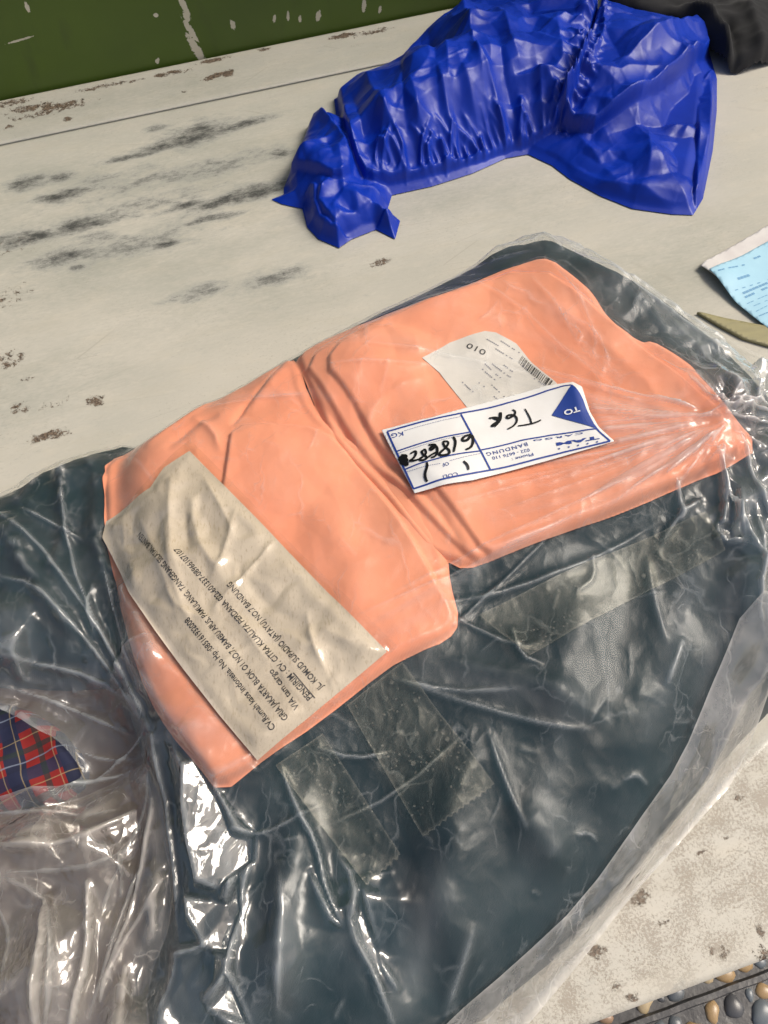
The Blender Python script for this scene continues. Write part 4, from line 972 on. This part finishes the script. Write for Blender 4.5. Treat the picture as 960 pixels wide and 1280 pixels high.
for pts, wd in (([C2(762, 212), C2(700, 232), C2(685, 268), C2(735, 262), C2(755, 225), C2(775, 225), C2(778, 280), C2(760, 320), C2(718, 336)], .0016),
                ([C2(618, 232), C2(640, 270), C2(622, 355)], .0015), ([C2(575, 270), C2(535, 268), C2(545, 310), C2(590, 340), C2(585, 375), C2(520, 385), C2(500, 370), C2(550, 330), C2(582, 290), C2(575, 270)], .0015),
                ([C2(500, 345), C2(440, 380), C2(400, 410)], .0012) , ([C2(420, 300), C2(470, 292), C2(480, 310), C2(440, 345), C2(430, 320), C2(480, 300), C2(495, 340), C2(480, 390), C2(440, 400)], .0015),
                ([C2(380, 350), C2(362, 345), C2(375, 375), C2(405, 390), C2(405, 410), C2(365, 425), C2(345, 412), C2(375, 395), C2(405, 365), C2(392, 330), C2(375, 342)], .0014),
                ([C2(275, 370), C2(318, 342), C2(322, 372), C2(298, 410), C2(262, 428), C2(310, 424), C2(345, 412)], .0014),
                ([C2(405, 438), C2(413, 465), C2(390, 530), C2(398, 575), C2(412, 592)], .0015), ([C2(700, 428), C2(735, 460), C2(740, 498)], .0015),
                ([C2(200, 385), C2(240, 385), C2(235, 400), C2(195, 400), C2(192, 418), C2(245, 415), C2(235, 432), C2(200, 430), C2(212, 448), C2(250, 442), C2(232, 458), C2(262, 450)], .0026)):
    hw.append(stroke(pts, carH, M_marker, car, wd * 1.4, .0007))
joined(hw, 'handwriting', car)

# --- barcode sticker on the right shirt
shAc = np.maximum(blur(shA, 2) + .0005, shA + .0004)
def C3(x, y): return (510 + x / 4.571, 400 + y / 4.571)
STK = [C3(80, 215), C3(240, 128), C3(440, 62), C3(500, 70), C3(620, 135), C3(700, 235), C3(840, 350), C3(900, 420), C3(560, 560), C3(400, 560), C3(330, 490), C3(250, 390), C3(180, 300)]
qs = zsurf(STK, shAc); SS, sNX, sNY = sdf(X, Y, qs)
stk = sheet('barcode_sticker', G, shAc, SS, sNX, sNY, M_sticker, None, 1)
stk.parent = shirtA
text('010', C3(450, 178), C3(345, 132), shAc, M_ink, stk, hpx=.0055, name='lettering')
bars = []
rs = random.Random(4)
qa, qb, qc = zsurf([C3(655, 205), C3(835, 355), C3(630, 245)], shAc); wv_ = (qb - qa); hv = (qc - qa)
t = 0.0
while t < 1:
    bwid = rs.choice([.010, .018, .03]); p0 = qa + wv_ * t; 
    bars.append(stroke([p0 + wv_ * 0, p0 + hv], shAc, M_ink, stk, bwid * np.linalg.norm(wv_), .0003, sm=0, world=True, vary=False)); t += bwid + rs.choice([.012, .02, .035])
joined(bars, 'barcode', stk)
lines = []
for (x0, y0, x1, y1) in ((530, 120, 640, 190), (500, 165, 600, 225), (440, 250, 540, 340), (425, 280, 500, 345), (480, 250, 590, 330), (520, 235, 620, 310), (385, 345, 450, 390), (310, 355, 375, 415), (470, 365, 560, 450), (480, 430, 520, 460), (650, 260, 690, 290), (720, 335, 790, 380), (450, 110, 520, 150)):
    qa, qb = zsurf([C3(x0, y0), C3(x1, y1)], shAc); n = int(np.linalg.norm(qb - qa) / .0016)
    for k in range(n):
        if rs.random() < .25: continue
        p0 = qa + (qb - qa) * k / n; lines.append(stroke([p0, p0 + (qb - qa) / n * .7], shAc, M_faint, stk, .0011, .0003, sm=0, world=True, vary=False))
joined(lines, 'small_print', stk)

# ------------------------------------------------------------------ blue nylon cover
bx = W([(330, 0), (920, 0), (920, 320), (330, 320)], 0)
GB = Grid(bx[:, 0].min() - .05, bx[:, 0].max() + .1, bx[:, 1].min() - .03, bx[:, 1].max() + .15, .0013)
XB, YB = GB.X, GB.Y
Bl_px = [(338, 241, .01), (352, 256, 0), (378, 262, 0), (384, 285, 0), (398, 300, 0), (424, 311, 0), (440, 300, 0), (470, 288, 0), (494, 300, 0), (500, 268, .01), (484, 254, .01), (490, 245, 0), (540, 234, 0), (590, 218, 0), (632, 199, 0), (660, 194, 0), (690, 208, 0), (712, 225, 0), (750, 246, 0), (790, 262, 0), (840, 269, 0), (866, 270, 0), (880, 245, .005), (894, 180, .01), (906, 110, .03),
         (906, 70, .03), (890, 28, .025), (850, 16, .025), (800, 6, .025), (760, -12, .03), (700, -40, .03), (610, -38, .03), (575, 0, .02), (548, 12, .02), (505, 54, .02), (490, 72, .02), (440, 90, .02), (416, 106, .02), (418, 124, .025), (382, 130, .03), (366, 170, .03), (350, 208, .03), (352, 225, .02)]
pB = W(Bl_px); SBl, uNX, uNY = sdf(XB, YB, pB)
hb = .052 * np.clip(SBl / .095, 0, 1) ** .9
cB = P(600, 90, .06); hb *= .70 + .55 * np.exp(-(((XB - cB[0]) / .16) ** 2 + ((YB - cB[1]) / .12) ** 2))
hb0 = hb.copy()
def WB(pts):
    out = []
    for q in pts:
        z = .03
        for _ in range(14):
            p = P(q[0], q[1], z); z = .6 * z + .4 * float(GB.samp(hb0, p[0], p[1]))
        out.append(P(q[0], q[1], z))
    return np.array(out)
def lay(pts, t, w_=.004, z=.04):
    """an overlapping layer of the fabric: a folded rim with a drop under it"""
    global hb
    S_, _, _ = sdf(XB, YB, chaikin(WB(pts), 1)); hb = hb + t * sstep(S_, 0, w_)
lay([(418, 112), (422, 130), (434, 177), (450, 222), (472, 234), (545, 222), (600, 206), (632, 194), (660, 186), (700, 160), (725, 110), (752, -5), (575, -10), (500, 55), (440, 90)], .014)
lay([(690, 155), (735, 168), (765, 148), (811, 126), (850, 105), (886, 74), (896, 32), (850, 12), (760, -10), (740, 40), (715, 110)], .020, .003)
lay([(868, 110), (866, 200), (862, 262), (885, 262), (900, 180), (912, 110), (892, 84)], .007)
lay([(387, 133), (432, 177), (447, 222), (425, 240), (395, 232), (345, 222), (355, 165)], .011)
lay([(400, 240), (398, 272), (425, 298), (460, 288), (500, 270), (505, 315), (400, 320), (380, 290), (376, 250)], .006)
def rb(pts, a, wd, p=1.15, t=.25, z=.05): ridge(GB, hb, WB(pts), a * .45, wd * 1.05, p, t, sm=0)
for a_ in (
    ([(573, 17), (590, 70), (603, 133), (612, 165)], .026, .013), ([(453, 103), (467, 133), (480, 160), (495, 185)], .018, .011), ([(387, 135), (410, 155), (432, 177), (447, 225)], .022, .011), ([(613, 20), (628, 40), (640, 73), (650, 110)], .022, .013),
    ([(737, 103), (780, 92), (832, 64), (880, 32)], .026, .013), ([(730, 130), (762, 145), (811, 124), (886, 72)], .026, .010), ([(797, 131), (811, 163), (808, 227)], .013, .009), ([(885, 100), (884, 160), (880, 215), (872, 262)], .016, .007),
    ([(700, 215), (740, 235), (790, 240), (840, 262)], .014, .009), ([(510, 110), (520, 150), (525, 190)], .014, .010), ([(550, 60), (560, 120), (570, 170)], .012, .009), ([(660, 60), (690, 50), (720, 40)], .014, .010), ([(690, 40), (700, 90), (670, 140)], .014, .010),
    ([(745, 10), (750, 60), (725, 110), (700, 150)], .022, .009), ([(415, 235), (400, 265), (425, 296)], .016, .006), ([(425, 240), (470, 245), (495, 262)], .014, .007), ([(345, 238), (380, 215), (400, 205)], .012, .008), ([(360, 170), (395, 150)], .010, .010), ([(480, 240), (560, 226), (620, 205)], .012, .007),
    ([(640, 20), (700, 10), (745, 12)], .014, .010), ([(830, 155), (860, 160), (850, 175)], .008, .008), ([(720, 165), (745, 200), (770, 235)], .010, .009), ([(530, 60), (500, 110), (490, 150)], .010, .01)): rb(*a_)
for a_ in (([(500, 90), (505, 150), (510, 190)], -.016, .010), ([(535, 50), (545, 110), (550, 170)], -.014, .010), ([(620, 60), (628, 110), (640, 150)], -.016, .010), ([(440, 130), (455, 180), (465, 205)], -.014, .009), ([(760, 165), (830, 150), (870, 120), (885, 110)], -.022, .012), ([(760, 190), (790, 210), (790, 235)], -.010, .012),
           ([(830, 200), (860, 220)], -.008, .014), ([(420, 265), (450, 275), (480, 262)], -.016, .009), ([(410, 190), (420, 220)], -.010, .008), ([(405, 120), (425, 150), (438, 180)], -.010, .008), ([(760, 75), (830, 45), (860, 35)], -.010, .008), ([(350, 243), (372, 252)], -.010, .006), ([(640, 110), (690, 90)], -.008, .008)): rb(*a_)
EL = WB([(468, 212), (500, 216), (545, 208), (590, 196), (630, 182), (670, 170), (700, 158), (718, 140), (726, 110), (738, 70), (748, 20), (752, -10)])
ELs = chaikin(EL, 2, False); seg = np.hypot(*(ELs[1:] - ELs[:-1]).T); LE = seg.sum()
ridge(GB, hb, EL, -.010, .014, 2, .05)
# ruffles: short creases across the elastic
cum = np.concatenate([[0], np.cumsum(seg)]); nr = 120
for k in range(nr):
    t = (k + RNG.uniform(-1.2, 1.2)) / nr * LE; i = int(np.clip(np.searchsorted(cum, t) - 1, 0, len(seg) - 1)); p0 = ELs[i] + (ELs[i + 1] - ELs[i]) * (t - cum[i]) / seg[i]; dv = (ELs[i + 1] - ELs[i]) / seg[i]; nn = np.array([-dv[1], dv[0]])
    l1 = RNG.uniform(.012, .035); l2 = RNG.uniform(.006, .018); sk = RNG.uniform(-1.1, 1.1)
    ridge(GB, hb, np.array([p0 - nn * l2 + dv * sk * l2, p0 + dv * RNG.uniform(-.003, .003), p0 + nn * l1 + dv * sk * l1]), RNG.uniform(.002, .007), RNG.uniform(.0018, .0036), 1.3, .35, sm=1)
    if k % 7 == 0:
        L3 = RNG.uniform(.05, .11); ridge(GB, hb, np.array([p0, p0 + nn * L3 * .5 + dv * sk * .01, p0 + nn * L3 + dv * sk * .03]), RNG.uniform(.004, .009), RNG.uniform(.005, .009), 1.4, .3, sm=1)
for k in range(45):
    i = RNG.integers(0, SBl.shape[0]); j = RNG.integers(0, SBl.shape[1])
    if SBl[i, j] < .012: continue
    a = RNG.uniform(0, 6.28); L = RNG.uniform(.03, .10); p0 = np.array([XB[i, j], YB[i, j]]); d1 = np.array([math.cos(a), math.sin(a)]); a += RNG.uniform(-.6, .6); d2 = np.array([math.cos(a), math.sin(a)])
    ridge(GB, hb, np.array([p0, p0 + d1 * L * .5, p0 + d1 * L * .5 + d2 * L * .5]), RNG.uniform(.0015, .0065) * RNG.choice([1, 1, -1]), RNG.uniform(.0018, .006), 1.0, .5, sm=1)
wx = XB + .02 * (fbm(XB * 12, YB * 12, 91, 2) - .5); wy = YB + .02 * (fbm(XB * 12 + 7, YB * 12, 92, 2) - .5)
tl = P(435, 272, .01); tl2 = P(375, 190, .03); tlm = np.exp(-((XB - tl[0]) ** 2 + (YB - tl[1]) ** 2) / .06 ** 2) + .6 * np.exp(-((XB - tl2[0]) ** 2 + (YB - tl2[1]) ** 2) / .06 ** 2)
hb += tlm * (.022 * facet(wx, wy, .045, 98) + .008 * facet(wx, wy, .02, 99)) * sstep(SBl, 0, .02)
hb += ((facet(wx, wy, .070, 95) - .5) * .020 + (facet(wx, wy, .036, 96) - .5) * .011 + (facet(wx, wy, .016, 97) - .5) * .0022) * sstep(SBl, 0, .028)
hb = np.maximum(hb, .004 + .012 * sstep(SBl, 0, .03)) * np.clip(SBl / .010, 0, 1) ** .7 + .001
tag(sheet('blue_nylon_cover', GB, hb, SBl, uNX, uNY, M_blue, None, 1), 'shiny blue nylon cover with gathered elastic seam, crumpled on the table', 'rain cover')

# ------------------------------------------------------------------ black cloth behind
K_px = [(752, 5, .02), (780, 12, .02), (850, 22, .02), (895, 60, .02), (908, 94, 0), (925, 94, 0), (960, 83, 0), (1040, 62, 0), (1090, 0, .02), (1080, -60, .03), (900, -80, .03), (760, -40, .03)]
kb = W(K_px); GK = Grid(kb[:, 0].min() - .02, kb[:, 0].max() + .02, kb[:, 1].min() - .02, kb[:, 1].max() + .02, .003)
SK, kNX, kNY = sdf(GK.X, GK.Y, chaikin(kb, 1))
hk = .028 * np.sqrt(np.clip(1 - (1 - np.clip(SK / .02, 0, 1)) ** 2, 0, 1)) + ((fbm(GK.X * 14, GK.Y * 14, 101, 4) - .5) * .03) * sstep(SK, 0, .02)
for pts, a, wd in (([(850, 0), (900, 30), (925, 90)], .012, .008), ([(790, 0), (860, 20), (915, 60)], .010, .008), ([(930, 0), (950, 40), (960, 80)], .008, .010), ([(910, 20), (925, 60), (932, 92)], -.010, .006)): ridge(GK, hk, W(pts, .03), a, wd, 1.5, .15)
hk = np.maximum(hk, .002)
tag(sheet('black_cloth', GK, hk, SK, kNX, kNY, M_black, None, 1), 'black folded cloth in the far right corner behind the blue cover', 'cloth')

# ------------------------------------------------------------------ papers and flat strip at the right
def plate(name, pts, z0, z1, mat, parent=None, curl=None):
    """thin sheet with real thickness, cut into small cells so it can bend"""
    q = W(pts, z0); g = Grid(q[:, 0].min() - .01, q[:, 0].max() + .01, q[:, 1].min() - .01, q[:, 1].max() + .01, .004)
    S_, nx_, ny_ = sdf(g.X, g.Y, q); H_ = np.full_like(g.X, z1) + (curl(g.X, g.Y) if curl else 0)
    o = sheet(name, g, H_, S_, nx_, ny_, mat, parent, 1, None, bottom=z1 - z0); return o, g, H_
cc = P(890, 345, .004)
def crl(x, y): return .006 * np.exp(-((x - cc[0]) ** 2 + (y - cc[1]) ** 2) / .03 ** 2) + .0015 * fbm(x * 25, y * 25, 111, 3)
gp, g_, h_ = plate('document_sleeve', [(874, 337), (880, 330), (903, 316), (960, 282), (1100, 205), (1220, 330), (1060, 480), (962, 408), (920, 372)], .0006, .0012, M_greypaper, None, crl)
tag(gp, 'grey white document sheet with bent corner under the pale blue form', 'document')
bp, gq, hq = plate('blue_form', [(884, 342), (925, 322), (960, 302), (1110, 222), (1215, 335), (1062, 478), (964, 414), (918, 378)], .0030, .0033, M_bluepaper, None, crl)
tag(bp, 'pale blue printed form lying at the right edge of the table', 'form')
pl_ = []
def C4(x, y): return (780 + x / 5.333, 260 + y / 5.333)
for (x0, y0, x1, y1, wd) in ((615, 445, 805, 385, .0016), (840, 350, 960, 300, .0022), (750, 490, 835, 455, .0030), (735, 560, 910, 500, .0010), (790, 575, 960, 500, .0026), (805, 600, 960, 530, .0024), (820, 640, 960, 580, .0008), (840, 665, 960, 615, .0008), (880, 690, 960, 650, .0008), (900, 720, 1100, 640, .0012), (960, 480, 1200, 380, .0014), (980, 540, 1200, 440, .0012)):
    a = P(*C4(x0, y0), .004); b = P(*C4(x1, y1), .004); n = max(2, int(np.linalg.norm(b - a) / .004)); dv = (b - a) / np.linalg.norm(b - a); nn = np.array([-dv[1], dv[0]])
    for k in range(n):
        if rs.random() < .2: continue
        p0 = a + (b - a) * k / n; p1 = p0 + (b - a) / n * .8; V = []
        for q in (p0 - nn * wd / 2, p1 - nn * wd / 2, p1 + nn * wd / 2, p0 + nn * wd / 2): V.append((q[0], q[1], float(gq.samp(hq, q[0], q[1])) + .0003))
        pl_.append(poly_obj('s', V, [(0, 1, 2, 3)], M_faintblue, None))
joined(pl_, 'small_print', bp)
m = NT('olive_strip'); c = m.mix(m.rng(m.noise(40, m.mapp((1, 3, 1))), .4, .7), (.34, .31, .17), (.28, .26, .15)); m.set(Base_Color=c, Roughness=.4); M_strip = m.m
rp, _, _ = plate('flat_strip', [(868, 391), (905, 400), (962, 411), (1060, 425), (1110, 436), (1100, 470), (1000, 445), (955, 433), (928, 425), (900, 410)], .0006, .0036, M_strip)
tag(rp, 'flat olive yellow strip between the blue form and the plastic parcel', 'strip')
print('polys', sum(len(o.data.polygons) for o in SC.objects if o.type == 'MESH'))
